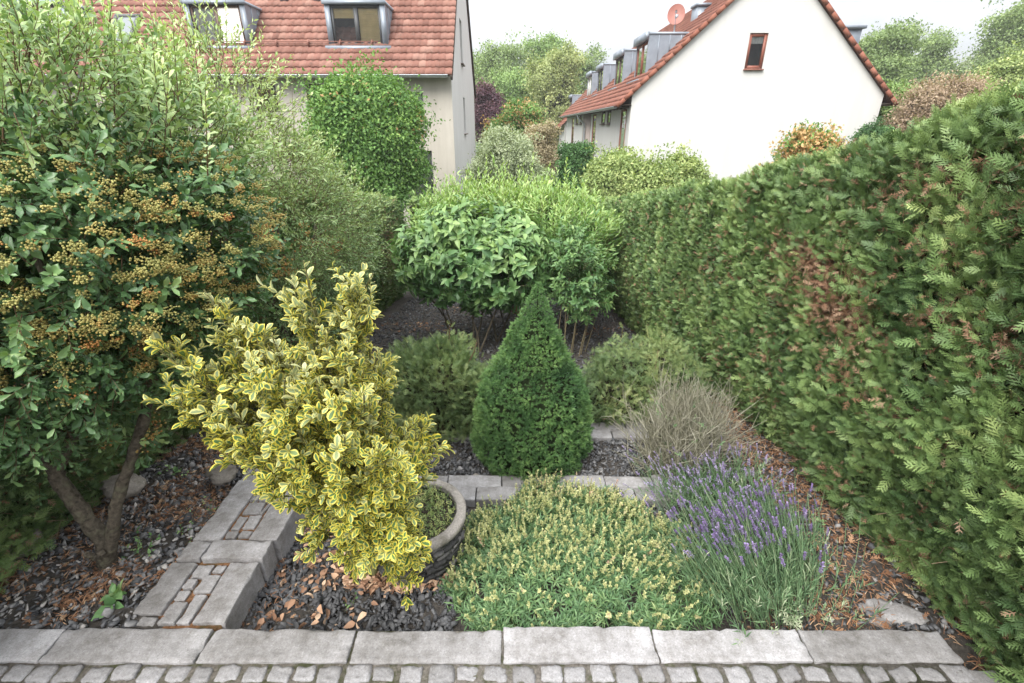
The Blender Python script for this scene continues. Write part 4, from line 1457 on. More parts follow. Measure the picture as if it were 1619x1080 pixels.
# ================================================================== lavender
M_lavst = leaf_mat('lavender_leaf', [(0, (.045, .085, .045)), (.4, (.08, .14, .065)), (.75, (.15, .20, .11)), (1, (.33, .36, .26))], .6, .3, .15)
M_lavfl = leaf_mat('lavender_flower', [(0, (.10, .07, .17)), (.5, (.19, .14, .30)), (1, (.32, .27, .43))], .6, .3, .25)
def lavender(label, base, nst, cen, spread, lean, hl, flvar, nfl=20, flower_frac=.6, flsize=.0095):
    o = thing('lavender', label, 'lavender', base)
    st, lf, fl = Geo(), Geo(), Geo()
    P = np.stack([cen[0] + rng.normal(size=nst) * spread[0], cen[1] + rng.normal(size=nst) * spread[1], np.zeros(nst)], 1)
    P[:, 2] = ground(P[:, 0], P[:, 1]) + .03
    off = (P - np.array([cen[0], cen[1], 0])) / np.array([spread[0], spread[1], 1])
    D = nrm(np.stack([off[:, 0] * .17 + lean[0] + .10 * rng.normal(size=nst), off[:, 1] * .14 + lean[1] + .12 * rng.normal(size=nst), np.full(nst, 1.0)], 1))
    L = rng.uniform(*hl, nst)
    Bn = np.stack([.12 * lean[0] + .03 * rng.normal(size=nst), .1 * lean[1] + .03 * rng.normal(size=nst), np.full(nst, -.04)], 1)
    tsg = np.linspace(0, 1, 5)
    for s in range(4):
        a0, a1 = tsg[s], tsg[s + 1]
        p0 = P + D * (L * a0)[:, None] + Bn * a0 ** 2
        p1 = P + D * (L * a1)[:, None] + Bn * a1 ** 2
        d = p1 - p0
        l = np.linalg.norm(d, axis=1)
        st.inst(TWIG, p0, d, perp(nrm(d)), np.stack([l * 1.03, np.full(nst, .0017), np.full(nst, .0017)], 1), np.clip(.35 + .2 * rng.normal(size=nst), 0, 1))
    tip = P + D * L[:, None] + Bn
    td = nrm(D * L[:, None] + 2 * Bn)
    i = rng.random(nst) < flower_frac * (.25 + .75 * sstep(cen[1] - .2, cen[1] - .02, P[:, 1]))
    shoots(fl, diamond_tmpl(.8, .3, .1), tip[i] - td[i] * .035, td[i], rng.uniform(.028, .048, i.sum()), nfl, 62, flsize, .3, 0, 0, np.clip(flvar + .16 * rng.normal(size=i.sum()), 0, 1), .15, 2.4)
    # leafy base
    k = rng.integers(0, nst, int(nst * 1.0))
    f = rng.uniform(.02, .55, len(k))
    lp = P[k] + D[k] * (L[k] * f)[:, None]
    shoots(lf, leaf_tmpl(.13, 2, .2, .1, 'ell'), lp, nrm(D[k] + .35 * rng.normal(size=(len(k), 3))), rng.uniform(.05, .10, len(k)), 9, 38, .040, .25, 0, 0, np.clip(.40 + .2 * rng.normal(size=len(k)), 0, 1), .12, 2.4)
    st.build('stems', M_lavst, o)
    lf.build('foliage', M_lavst, o)
    fl.build('flowers', M_lavfl, o)
    return o
lb = np.array([.98, 1.55, grd(.98, 1.55)])
lavender('purple flowering lavender clump leaning over the kerb side of the bed', lb, 900, (1.10, 1.45), (.10, .09), (-.12, .46), (.26, .40), .50, 24, .42, .0105)
lb2 = np.array([1.12, 2.35, grd(1.12, 2.35)])
lavender('paler faded lavender clump in front of the bare twiggy bush', lb2, 420, (1.10, 2.02), (.12, .12), (-.10, .18), (.18, .32), .80, 18, .75, .0085)
g = Geo()
n = 26
c = at_z(1265, 985, -.05)
P = np.stack([c[0] + rng.normal(size=n) * .09, c[1] + .03 + rng.normal(size=n) * .03, np.full(n, -.06)], 1)
o = thing('grey_herb', 'small silver-leaved herb at the foot of the purple lavender', 'plant', (c[0], c[1] + .03, -.08))
shoots(g, leaf_tmpl(.2, 2, .2, .1, 'ell'), P, nrm(np.array([0, -.2, 1.]) + .5 * rng.normal(size=(n, 3))), rng.uniform(.05, .12, n), 12, 55, .028, .25, 0, 0, .88 + .1 * rng.normal(size=n), .1)
g.build('foliage', M_lavst, o)

# ================================================================== bare twiggy bush
M_broom = var_mat('broom_twig', [(0, (.08, .085, .042)), (.5, (.19, .185, .125)), (1, (.38, .365, .295))], .8, .2)
db = at_z(1062, 760, -.2); db = np.array([db[0] + .07, db[1] + .12, grd(db[0], db[1] + .12)])
dbush = thing('twiggy_bush', 'dried grey-beige broom-like bush of bare twigs', 'bush', db)
g, lf = Geo(), Geo()
nst = 820
az_ = rng.uniform(0, 6.28, nst)
inc = np.abs(rng.normal(size=nst)) * .33 + .03
D = np.stack([np.sin(inc) * np.cos(az_) + .02, np.sin(inc) * np.sin(az_), np.cos(inc)], 1)
L = rng.uniform(.26, .60, nst) * (1 - .25 * inc)
P = db + np.stack([rng.normal(size=nst) * .085, rng.normal(size=nst) * .08, np.zeros(nst)], 1)
for s in range(3):
    a0, a1 = s / 3, (s + 1) / 3
    bend = np.array([0, 0, 1.]) * .0
    p0 = P + D * (L * a0)[:, None] + (rng.normal(size=(nst, 3)) * .012 if s else 0)
    if s:
        p0 = p1
    p1 = P + D * (L * a1)[:, None] + rng.normal(size=(nst, 3)) * .026
    d = p1 - p0; l = np.linalg.norm(d, axis=1)
    g.inst(TWIG, p0, d, perp(nrm(d)), np.stack([l, np.full(nst, .0038 - .0008 * s), np.full(nst, .0038 - .0008 * s)], 1), np.clip(.2 + .3 * s + .15 * rng.normal(size=nst), 0, 1))
    if s:
        for q in range(4):
            sd_ = nrm(D + .45 * rng.normal(size=(nst, 3)))
            sl_ = L * rng.uniform(.15, .35, nst)
            g.inst(TWIG, p0 + d * rng.random((nst, 1)), sd_, perp(sd_), np.stack([sl_, np.full(nst, .0018), np.full(nst, .0018)], 1), np.clip(.65 + .2 * rng.normal(size=nst), 0, 1))
g.build('twigs', M_broom, dbush)
P = db + np.stack([rng.normal(size=70) * .10 - .03, rng.normal(size=70) * .08 - .03, rng.uniform(.05, .48, 70)], 1)
shoots(lf, diamond_tmpl(.4), P, nrm(np.array([0, 0, 1.]) + .6 * rng.normal(size=(70, 3))), rng.uniform(.04, .09, 70), 12, 55, .016, .3, 0, 0, .55, .15)
lf.build('foliage', M_mat, dbush)

# ================================================================== weeds
M_weed = leaf_mat('weed_leaf', [(0, (.05, .11, .04)), (.5, (.10, .19, .07)), (1, (.20, .29, .13))], .5, .4, .25)
WL = leaf_tmpl(.6, 3, .15, .15, 'ovate')
for (px, py, n, sc, lab) in [(222, 872, 34, .020, 'tuft of small green weeds at the foot of the firethorn trunk'), (185, 945, 5, .06, 'broad-leaved seedling among the brown litter left of the path'),
                             (262, 738, 30, .022, 'leafy weed in the slate behind the firethorn'), (60, 800, 16, .05, 'ivy-leaved weed by the mossy rock on the left'), (290, 845, 22, .014, 'tiny green weed near the left edge of the path'),
                             (15, 830, 14, .055, 'dark leafy weed at the left frame edge'), (332, 800, 18, .014, 'small pale weed by the far path slabs'), (1290, 840, 26, .02, 'small weed under the right hedge beside the lavender'),
                             (905, 985, 5, .035, 'bindweed seedling climbing out of the yellow flower mat'), (545, 955, 9, .016, 'tiny seedling between the dry leaves'), (1600, 985, 26, .03, 'green conifer seedling low at the right frame edge')]:
    p = at_z(px, py, -.03 if px < 400 else -.1)
    p[2] = grd(p[0], p[1])
    o = thing('weed', lab, 'weed', p)
    g, tw = Geo(), Geo()
    k = max(3, n // 3)
    B = p + np.stack([rng.normal(size=k) * .03, rng.normal(size=k) * .03, np.zeros(k)], 1)
    shoots(g, WL, B, nrm(np.array([0, 0, 1.]) + .55 * rng.normal(size=(k, 3))), rng.uniform(.04, .12, k), 5, 65, sc, .3, 0, .2, None, .12, 2.0, True, tw, .0015)
    g.build('foliage', M_weed, o)
    tw.build('stems', M_twig, o)

# ================================================================== houses
def wall_mat(name, c, stain=.12):
    m, nt, out = new_mat(name)
    f = noise_tex(nt, 1.3, 6, .65)
    r = ramp(nt, [(.35, tuple(q * (1 - stain) for q in c)), (.65, c)])
    nt.links.new(f, r.inputs[0])
    tc_ = nt.nodes.new('ShaderNodeTexCoord'); mp_ = nt.nodes.new('ShaderNodeMapping')
    mp_.inputs['Scale'].default_value = (2.2, 2.2, .22)
    nt.links.new(tc_.outputs['Object'], mp_.inputs[0])
    st_ = ramp(nt, [(.40, (1 - stain * 1.9, 1 - stain * 2.0, 1 - stain * 2.2)), (.62, (1, 1, 1))])
    nt.links.new(noise_tex(nt, 1.0, 6, .7, vec=mp_.outputs[0]), st_.inputs[0])
    wc = mixc(nt, 1, r.outputs[0], st_.outputs[0], 'MULTIPLY')
    f2 = noise_tex(nt, 60, 3, .7)
    p = principled(nt, wc, .92, .2, 0, bump(nt, f2, .25, .006))
    nt.links.new(p.outputs[0], out.inputs[0])
    return m
M_wall_w = wall_mat('white_render', (.56, .56, .55), .03)
M_wall_b = wall_mat('beige_render', (.47, .44, .395), .06)
M_wall_p = wall_mat('pinkish_render', (.40, .34, .31), .06)
M_zinc = simple_mat('zinc', (.235, .27, .315), .5, .5, .3, nscale=3, namp=.15)
M_zinc2 = simple_mat('gutter_zinc', (.38, .41, .44), .4, .5, .5, nscale=8, namp=.15)
M_frame_b = simple_mat('brown_frame', (.10, .065, .05), .5, .4)
M_frame_r = simple_mat('red_frame', (.22, .075, .05), .5, .4)
M_frame_g = simple_mat('grey_frame', (.075, .08, .085), .5, .4)
M_frame_w = simple_mat('white_frame', (.75, .75, .74), .4, .4)
M_room = simple_mat('dim_room', (.035, .032, .03), .9, .1, nscale=3, namp=.6)
M_curtain = simple_mat('net_curtain', (.70, .69, .66), .9, .1, nscale=14, namp=.1)
M_blind = simple_mat('yellow_blind', (.72, .56, .28), .8, .2, nscale=5, namp=.12)
M_shutter = simple_mat('roller_shutter', (.74, .71, .69), .6, .3)
M_soffit = simple_mat('soffit_wood', (.07, .055, .045), .8, .2, nscale=12, namp=.3)
m, nt, out = new_mat('window_glass')
gl = nt.nodes.new('ShaderNodeBsdfGlossy'); gl.inputs['Roughness'].default_value = .02
tr_ = nt.nodes.new('ShaderNodeBsdfTransparent'); tr_.inputs['Color'].default_value = (.85, .88, .88, 1)
fr = nt.nodes.new('ShaderNodeFresnel'); fr.inputs['IOR'].default_value = 1.6
mx = nt.nodes.new('ShaderNodeMixShader')
nt.links.new(fr.outputs[0], mx.inputs[0]); nt.links.new(tr_.outputs[0], mx.inputs[1]); nt.links.new(gl.outputs[0], mx.inputs[2])
nt.links.new(mx.outputs[0], out.inputs[0])
M_glass = m

def tile_mat(name, lo, mid, hi, lich=.5):
    m, nt, out = new_mat(name)
    v = attr(nt, 'var')
    r = ramp(nt, [(0, lo), (.5, mid), (1, hi)])
    nt.links.new(v, r.inputs[0])
    f = noise_tex(nt, 1.1, 6, .7)
    r1 = ramp(nt, [(.4, (.8, .76, .74)), (.65, (1.1, 1.1, 1.1))])
    nt.links.new(f, r1.inputs[0])
    col = mixc(nt, 1, r.outputs[0], r1.outputs[0], 'MULTIPLY')
    f2 = noise_tex(nt, 4.5, 8, .8)
    r2 = ramp(nt, [(.545, (0, 0, 0)), (.68, (lich,) * 3)])
    nt.links.new(f2, r2.inputs[0])
    col = mixc(nt, r2.outputs[0], col, (.10, .06, .045))
    p = principled(nt, col, .8, .3)
    nt.links.new(p.outputs[0], out.inputs[0])
    return m
M_tile_old = tile_mat('old_clay_tile', (.18, .083, .063), (.245, .119, .092), (.31, .18, .143), .9)
M_tile_new = tile_mat('red_clay_tile', (.17, .068, .048), (.225, .09, .062), (.28, .13, .09), .6)
M_verge = tile_mat('verge_clay_tile', (.20, .075, .05), (.25, .095, .062), (.30, .13, .09), .3)

def roof_slope(geo, o, u, s, L, H, tw_=.26, th_=.34, amp=.028):
    """pantile slope: o eave corner, u along the eave, s up the slope"""
    o, u, s = (np.asarray(q, float) for q in (o, u, s))
    n = np.cross(u, s); n /= np.linalg.norm(n)
    if n[2] < 0: n = -n
    nt_ = max(1, int(round(L / tw_))); tw_ = L / nt_
    nr = max(1, int(round(H / th_))); th_ = H / nr
    ps = np.array([0, .2, .4, .6, .75, .9])
    pz = np.array([0, .25, .75, 1.0, .75, .15]) * amp
    xs_ = np.concatenate([(k + ps) * tw_ for k in range(nt_)] + [[L]])
    zs_ = np.concatenate([np.tile(pz, nt_), [0]])
    tid = np.concatenate([np.repeat(np.arange(nt_), 6), [nt_ - 1]])
    m = len(xs_)
    for r_ in range(nr):
        jit = rng.normal(size=nt_) * .005
        a = r_ * th_
        tv = np.clip(.5 + .2 * rng.normal(size=nt_), 0, 1)
        rows = []
        for (aa, zz) in ((a - .012, -.006), (a - .012, .05), (a + th_, .004)):
            rows.append(o + np.outer(xs_, u) + np.outer(aa + jit[tid] * (zz > .01), s) + np.outer(zs_ * (1 if zz > -.001 else 1) + zz, n))
        V = np.concatenate(rows)
        j = np.arange(m - 1)
        F = np.concatenate([np.stack([j + k * m, j + 1 + k * m, j + 1 + (k + 1) * m, j + (k + 1) * m], 1) for k in (0, 1)])
        geo.add(V, F, np.tile(tv[tid], 3))
    # underside slab
    V = [o - n * .03, o + u * L - n * .03, o + u * L + s * H - n * .03, o + s * H - n * .03]
    geo.add(V, [(0, 1, 2, 3)])

def wall_plane(geo, fn, outline, holes, depth):
    """fn(u,z)->xyz ; outline [(z,uL,uR)] ; holes [(u0,u1,z0,z1)] ; depth vector of the reveals"""
    zl = [q[0] for q in outline]
    zs_ = sorted(set(zl + [h[2] for h in holes] + [h[3] for h in holes]))
    uL = lambda z: float(np.interp(z, zl, [q[1] for q in outline]))
    uR = lambda z: float(np.interp(z, zl, [q[2] for q in outline]))
    for z0, z1 in zip(zs_[:-1], zs_[1:]):
        hs = sorted([h for h in holes if h[2] <= z0 + 1e-6 and h[3] >= z1 - 1e-6])
        cuts = [(uL(z0), uL(z1))]
        for h in hs: cuts += [(h[0], h[0]), (h[1], h[1])]
        cuts.append((uR(z0), uR(z1)))
        for k in range(0, len(cuts), 2):
            a, b = cuts[k], cuts[k + 1]
            geo.add([fn(a[0], z0), fn(b[0], z0), fn(b[1], z1), fn(a[1], z1)], [(0, 1, 2, 3)])
    d = np.asarray(depth)
    for (a, b, c, e) in holes:
        q = [np.asarray(fn(a, c)), np.asarray(fn(b, c)), np.asarray(fn(b, e)), np.asarray(fn(a, e))]
        for k in range(4):
            p0, p1 = q[k], q[(k + 1) % 4]
            geo.add([p0, p1, p1 + d, p0 + d], [(0, 1, 2, 3)])

def window(parent, fn, u0, u1, z0, z1, out, mat, lights=1, fill=None, fw=.07, inset=.10, name='window', sill=True, transom=None):
    """frame with pane and room behind, set back from the wall; out = outward normal"""
    out = np.asarray(out, float)
    P0 = np.asarray(fn(u0, z0)); ux = np.asarray(fn(u1, z0)) - P0
    W = np.linalg.norm(ux); ux = ux / W
    uz = np.array([0, 0, 1.]) if fn(u0, z1)[0] == P0[0] and fn(u0, z1)[1] == P0[1] else nrm(np.asarray(fn(u0, z1)) - P0)
    Hh = np.linalg.norm(np.asarray(fn(u0, z1)) - P0)
    c0 = P0 - out * inset
    fr_, gl_, rm = Geo(), Geo(), Geo()
    def bar(a, b, c, d, t=.05, lift=0):
        fr_.obox(c0 + ux * (a + b) / 2 + uz * (c + d) / 2 + out * lift, ux, uz, out, (b - a) / 2, (d - c) / 2, t / 2)
    bar(0, fw, 0, Hh); bar(W - fw, W, 0, Hh)
    bar(fw, W - fw, 0, fw); bar(fw, W - fw, Hh - fw, Hh)
    xs_ = np.linspace(0, W, lights + 1)
    for x in xs_[1:-1]:
        bar(x - fw * .8, x + fw * .8, fw, Hh - fw, .06)
    if transom:
        bar(fw, W - fw, Hh * transom - .03, Hh * transom + .03)
    if sill:
        s_ = P0 - uz * .03
        fr_.obox(s_ + ux * W / 2 + out * .02, ux, uz, out, W / 2 + .03, .02, .07)
    f = fr_.build(name, mat, parent)
    q = c0 - out * .005
    gl_.add([q + ux * fw + uz * fw, q + ux * (W - fw) + uz * fw, q + ux * (W - fw) + uz * (Hh - fw), q + ux * fw + uz * (Hh - fw)], [(0, 1, 2, 3)])
    gl_.build('pane', M_glass, f)
    q = c0 - out * .5
    e = .5
    rm.add([q - ux * .05 - uz * .05, q + ux * (W + .05) - uz * .05, q + ux * (W + .05) + uz * (Hh + .05), q - ux * .05 + uz * (Hh + .05)], [(0, 1, 2, 3)])
    rm.build('room_back', M_room, f)
    for k, fl_ in enumerate(fill or []):
        if fl_ is None: continue
        a, b = xs_[k] + fw * .9, xs_[k + 1] - fw * .9
        g_ = Geo()
        kind, lo, mat_ = fl_
        q = c0 - out * (.06 if kind != 'shutter' else -.03)
        if kind == 'curtain':
            n_ = 40
            t_ = np.linspace(a, b, n_)
            dz = .02 * np.sin(t_ * 48) + .01 * np.sin(t_ * 17)
            V = np.concatenate([q + np.outer(t_, ux) + uz * (lo * Hh + fw) + np.outer(dz, out), q + np.outer(t_, ux) + uz * (Hh - fw) + np.outer(dz, out)])
            j = np.arange(n_ - 1)
            g_.add(V, np.stack([j, j + 1, j + 1 + n_, j + n_], 1))
        else:
            z = lo * Hh + fw
            st_ = .045
            while z < Hh - fw:
                z2 = min(z + st_, Hh - fw)
                g_.add([q + ux * a + uz * z + out * .012, q + ux * b + uz * z + out * .012, q + ux * b + uz * (z2 - .003), q + ux * a + uz * (z2 - .003)], [(0, 1, 2, 3)])
                g_.add([q + ux * a + uz * (z2 - .003), q + ux * b + uz * (z2 - .003), q + ux * b + uz * z2 + out * .012, q + ux * a + uz * z2 + out * .012], [(0, 1, 2, 3)])
                z = z2
        g_.build({'curtain': 'curtain', 'blind': 'blind', 'shutter': 'roller_shutter'}[kind], mat_, f)
    return f

def gutter(geo, a, b, r=.07):
    a, b = np.asarray(a, float), np.asarray(b, float)
    d = nrm(b - a); s = np.cross(d, [0, 0, 1.])
    th = np.linspace(0, np.pi, 8)
    V = np.concatenate([p + np.outer(np.cos(th) * r, s) - np.outer(np.sin(th) * r, [0, 0, 1.]) for p in (a, b)])
    j = np.arange(7)
    geo.add(V, np.stack([j, j + 1, j + 9, j + 8], 1))
    V2 = np.concatenate([p + np.outer(np.cos(th) * (r - .012), s) - np.outer(np.sin(th) * (r - .012), [0, 0, 1.]) for p in (a, b)])
    geo.add(V2, np.stack([j, j + 1, j + 9, j + 8], 1))
    geo.tube([a + s * r, b + s * r], [.014, .014], 6)
    geo.tube([a - s * r, b - s * r], [.012, .012], 6)

# ------------------------------------------------------------------ left house
LX1, LX0, LY0, LY1 = -1.92, -21.0, 17.1, 27.0
LE = 3.55
lh = thing('terraced_house', 'beige house with old red pantile roof and grey dormers behind the maple', 'house', (-10, 22, -3))
g = Geo()
fnF = lambda u, z: (u, LY0, z)
def rect_y(px0, py0, px1, py1, Y):
    a, b = at_y(px0, py1, Y), at_y(px1, py0, Y)
    return [a[0], b[0], a[2], b[2]]
holesF = [rect_y(406, 133, 434, 169, LY0), rect_y(487, 133, 508, 165, LY0), rect_y(629, 145, 668, 186, LY0)]
for h in holesF: h[3] = min(h[3], LE - .25)
bl = rect_y(648, 262, 684, 310, LY0); bl[2] = -.6; bl[3] = 1.05
holesF.append(bl)
wall_plane(g, fnF, [(-3.2, LX0, LX1), (LE - .02, LX0, LX1)], holesF, (0, .22, 0))
g.build('front_wall', M_wall_b, lh)
g = Geo()
g.add([(LX0, LY1, -3.2), (LX1, LY1, -3.2), (LX1, LY1, LE), (LX0, LY1, LE)], [(0, 1, 2, 3)])
g.build('rear_wall', M_wall_b, lh)
slope = math.tan(R(46))
ridge = (LY0 + LY1) / 2
zr = LE + (ridge - LY0) * slope
g = Geo()
fnG = lambda u, z: (LX1, u, z)
def rect_x(px0, py0, px1, py1, X, wd):
    a, b = at_x(px0, py1, X), at_x(px1, py0, X)
    yc = (a[1] + b[1]) / 2
    return [yc - wd / 2, yc + wd / 2, a[2], b[2]]
hG = [rect_x(727, 38, 731, 97, LX1, .8), rect_x(733, 156, 736, 211, LX1, .8)]
wall_plane(g, fnG, [(-3.2, LY0, LY1), (LE, LY0, LY1), (zr, ridge, ridge)], hG, (-.2, 0, 0))
g.build('gable_wall', M_wall_w, lh)
g = Geo()
g.add([(LX0, LY0, -3.2), (LX0, LY1, -3.2), (LX0, LY1, LE), (LX0, ridge, zr), (LX0, LY0, LE)], [(0, 1, 2, 3, 4)])
g.build('party_wall', M_wall_w, lh)
for h in holesF[:2]:
    window(lh, fnF, *h, (0, -1, 0), M_frame_b, 1, None, .05, .14)
window(lh, fnF, *holesF[2], (0, -1, 0), M_frame_g, 1, [('curtain', .55, M_curtain)], .06, .12)
window(lh, fnF, *holesF[3], (0, -1, 0), M_frame_g, 1, [('curtain', .0, M_curtain)], .05, .15)
for h in hG:
    window(lh, fnG, *h, (1, 0, 0), M_frame_b, 1, None, .06, .14)
g = Geo()
ov = .42
ey, ez = LY0 - ov, LE - ov * slope + .12
sv = np.array([0, 1, slope]); sv /= np.linalg.norm(sv)
Hs = math.hypot(ridge - ey, (ridge - ey) * slope)
roof_slope(g, (LX0, ey, ez), (1, 0, 0), sv, LX1 + .08 - LX0, Hs, .205, .30, .020)
sv2 = np.array([0, -1, slope]); sv2 /= np.linalg.norm(sv2)
roof_slope(g, (LX0, LY1 + ov, ez), (1, 0, 0), sv2, LX1 + .08 - LX0, Hs, .27, .335, .03)
lroof = g.build('roof', M_tile_old, lh)
g = Geo()
# verge boards on the gable and soffit under the eave
for s_, yb in ((1, ey), (-1, LY1 + ov)):
    d = np.array([0, s_ * 1., slope]); d /= np.linalg.norm(d)
    g.obox(np.array([LX1 + .055, yb, ez - .09]) + d * Hs / 2, d, (1, 0, 0), np.cross(d, (1, 0, 0)), Hs / 2, .03, .075)
g.box(LX0, LX1 + .03, ey + .10, LY0 - .003, LE - .20, LE - .17)
for x in np.arange(LX0 + .4, LX1, .8):
    g.box(x - .04, x + .04, ey + .06, LY0 - .004, LE - .31, LE - .203)
g.build('eave_boards', M_soffit, lh)
g = Geo()
gutter(g, (LX0, ey - .03, ez - .01), (LX1 - .05, ey - .03, ez - .01), .075)
g.build('gutter', M_zinc2, lh)
g = Geo()   # snow guard rail
kz = .95
p = np.array([0, ey, ez]) + sv * 1.25 + np.array([0, -sv[2], sv[1]]) * .12
g.tube([(-11.5, p[1], p[2]), (-4.2, p[1], p[2])], [.012, .012], 6)
for x in np.arange(-11.4, -4.2, 1.0):
    g.obox((x, p[1] + .03, p[2] - .05), (1, 0, 0), sv, np.array([0, -sv[2], sv[1]]), .015, .09, .07)
g.build('snow_rail', M_tile_old, lh)

def dormer_front(parent, x0, x1, yf, z0, z1, mat, fills, lights=2, cheekw=.16):
    d = Geo()
    ybk = yf + (z1 - z0) / slope + .55
    # cheeks, top, front surround
    t = .05
    for xa, xb in ((x0, x0 + t), (x1 - t, x1)):
        V = [(xa, yf, z0 - .25), (xb, yf, z0 - .25), (xb, yf, z1), (xa, yf, z1), (xa, ybk, z1), (xb, ybk, z1), (xa, ybk, z1 - .3), (xb, ybk, z1 - .3)]
        d.add(V, [(0, 1, 2, 3)]); d.add(V, [(0, 3, 4, 6)]); d.add(V, [(1, 7, 5, 2)])
    d.box(x0 - .04, x1 + .04, yf - .07, ybk + .3, z1, z1 + .07)
    d.box(x0 - .05, x1 + .05, yf - .085, yf - .071, z1 - .02, z1 + .08)
    d.box(x0, x0 + cheekw, yf - .03, yf - .002, z0 - .02, z1 - .001)
    d.box(x1 - cheekw, x1, yf - .03, yf - .002, z0 - .02, z1 - .001)
    d.box(x0 - .10, x1 + .10, yf - .13, yf + .0, z0 - .14, z0 - .021)
    # standing seams on the visible cheek
    for yy in np.arange(yf + .35, ybk, .42):
        zlow = z0 + (yy - yf) * slope
        if zlow < z1 - .1:
            d.box(x1 - .003, x1 + .018, yy - .01, yy + .01, zlow - .05, z1 - .002)
    # apron flashing on the tiles
    dm = d.build('dormer', M_zinc, parent)
    fnD = lambda u, z: (u, yf - .001, z)
    w_ = window(dm, fnD, x0 + cheekw, x1 - cheekw, z0, z1 - .03, (0, -1, 0), mat, lights, fills, .075, .04, 'window_frame', False)
    for c in list(w_.children):      # keep the depth at thing > part > sub-part
        c.parent = dm
    return dm
def dorm(px0, px1, fills, mat, lights=2):
    yf = 17.52
    a, b = at_y(px0, 72, yf), at_y(px1, 72, yf)
    return dormer_front(lh, a[0], b[0], yf, a[2], at_y(px0, 6, yf)[2], mat, fills, lights)
dorm(521, 614, [('blind', .62, M_blind), ('blind', .0, M_blind)], M_frame_g)
dorm(305, 399, [('curtain', .0, M_curtain), ('shutter', .0, M_shutter)], M_frame_b)
dorm(28, 122, [('curtain', .0, M_curtain), ('shutter', .0, M_shutter)], M_frame_b)
a = at_y(186, 52, 17.6)
n_ = np.array([0, -sv[2], sv[1]])
c = np.array([a[0], 17.6 + .35, LE + (17.95 - LY0) * slope + .62]) 
c[2] = ez + (c[1] - ey) * slope
g = Geo()
sw, shh = .40, .58
for (du, ds, hu, hs_) in ((0, shh, sw, .05), (0, -shh, sw, .05), (-sw + .05, 0, .05, shh - .052), (sw - .05, 0, .05, shh - .052)):
    g.obox(c + np.array([du, 0, 0]) + sv * ds + n_ * .06, (1, 0, 0), sv, n_, hu, hs_, .07)
skl = g.build('skylight', M_frame_g, lh)
g = Geo()
g.add([c + np.array([i_, 0, 0]) * (sw - .1) + sv * j_ * (shh - .05) + n_ * .10 for i_, j_ in ((-1, -1), (1, -1), (1, 1), (-1, 1))], [(0, 1, 2, 3)])
g.build('pane', simple_mat('sky_glass', (.12, .14, .15), .03, 1.0), skl)
for px in (452, 505):   # vent tiles
    g = Geo()
    q = at_y(px, 8, 19.0)
    q = np.array([q[0], 19.0, ez + (19.0 - ey) * slope + .03])
    g.obox(q + n_ * .06, (1, 0, 0), sv, n_, .12, .16, .06)
    g.tube([q + n_ * .05, q + n_ * .05 + np.array([0, 0, .22])], [.07, .08], 10)
    g.build('vent_tile', M_zinc, lh)

# ------------------------------------------------------------------ right house
RX0, RX1, RY0, RY1 = 4.50, 13.92, 20.0, 43.0
RE = 2.87
rs = .90
xr = (RX0 + RX1) / 2
zr2 = RE + (xr - RX0) * rs
rhs = thing('gabled_house', 'long white house with blank gable wall, one red-framed window and red tiled roof', 'house', (9.2, 30, -3))
g = Geo()
fnG = lambda u, z: (u, RY0, z)
hw = rect_y(1176.5, 51, 1216, 109, RY0)
hw[2] = at_y(1192, 109, RY0)[2]; hw[3] = at_y(1200, 52, RY0)[2]
wall_plane(g, fnG, [(-3.2, RX0, RX1), (RE, RX0, RX1), (zr2, xr, xr)], [hw], (0, .2, 0))
g.build('gable_wall', M_wall_w, rhs)
g = Geo()
g.add([(RX0, RY1, -3.2), (RX1, RY1, -3.2), (RX1, RY1, RE), (xr, RY1, zr2), (RX0, RY1, RE)], [(0, 1, 2, 3, 4)])
g.build('rear_gable_wall', M_wall_w, rhs)
window(rhs, fnG, *hw, (0, -1, 0), M_frame_r, 1, [('curtain', .62, M_curtain)], .11, .07)
g = Geo()
fnL = lambda u, z: (RX0, u, z)
def rx(px0, py0, px1, py1, wd=None):
    a, b = at_x(px0, py1, RX0), at_x(px1, py0, RX0)
    pm = (py0 + py1) / 2
    y0, y1 = sorted((at_x(px0, pm, RX0)[1], at_x(px1, pm, RX0)[1]))
    return [y0, y1, min(a[2], b[2]), max(a[2], b[2])]
hl_ = [rx(979.5, 258, 988, 174), rx(960.5, 196, 966, 171), rx(951.5, 196, 957, 173), rx(936, 245, 941, 182), rx(917, 196, 920.5, 181), rx(911, 196, 914.5, 181), rx(904, 230, 907, 187)]
hl_[0][2] = -.75; hl_[3][2] = -.9
for h in hl_: h[3] = min(h[3], RE - .3)
hl_ = [h for h in hl_ if h[1] < RY1 - .2]
hl_.sort()
for a_, b_ in zip(hl_[:-1], hl_[1:]):
    if a_[1] > b_[0] - .1: a_[1] = b_[0] - .1
wall_plane(g, fnL, [(-3.2, RY0, RY1), (RE, RY0, RY1)], hl_, (.2, 0, 0))
g.build('side_wall', M_wall_w, rhs)
g = Geo()
g.add([(RX1, RY0, -3.2), (RX1, RY1, -3.2), (RX1, RY1, RE), (RX1, RY0, RE)], [(0, 1, 2, 3)])
g.build('garden_wall', M_wall_w, rhs)
for h in hl_:
    window(rhs, fnL, *h, (-1, 0, 0), M_frame_r if h[3] - h[2] > 1.6 else M_frame_b, 1, None, .07, .012)
py_ = at_x(922, 200, RX0)[1], at_x(934, 200, RX0)[1]
g = Geo()
g.box(RX0 - .03, RX0 - .002, min(py_), max(py_), -3.1, RE - .32)
g.build('recess_panel', M_wall_p, rhs)
g = Geo()
ov = .30
sv = np.array([1, 0, rs]); sv /= np.linalg.norm(sv)
ex, ez = RX0 - .55, RE - .55 * rs + .10
Hs = math.hypot(xr - ex, (xr - ex) * rs)
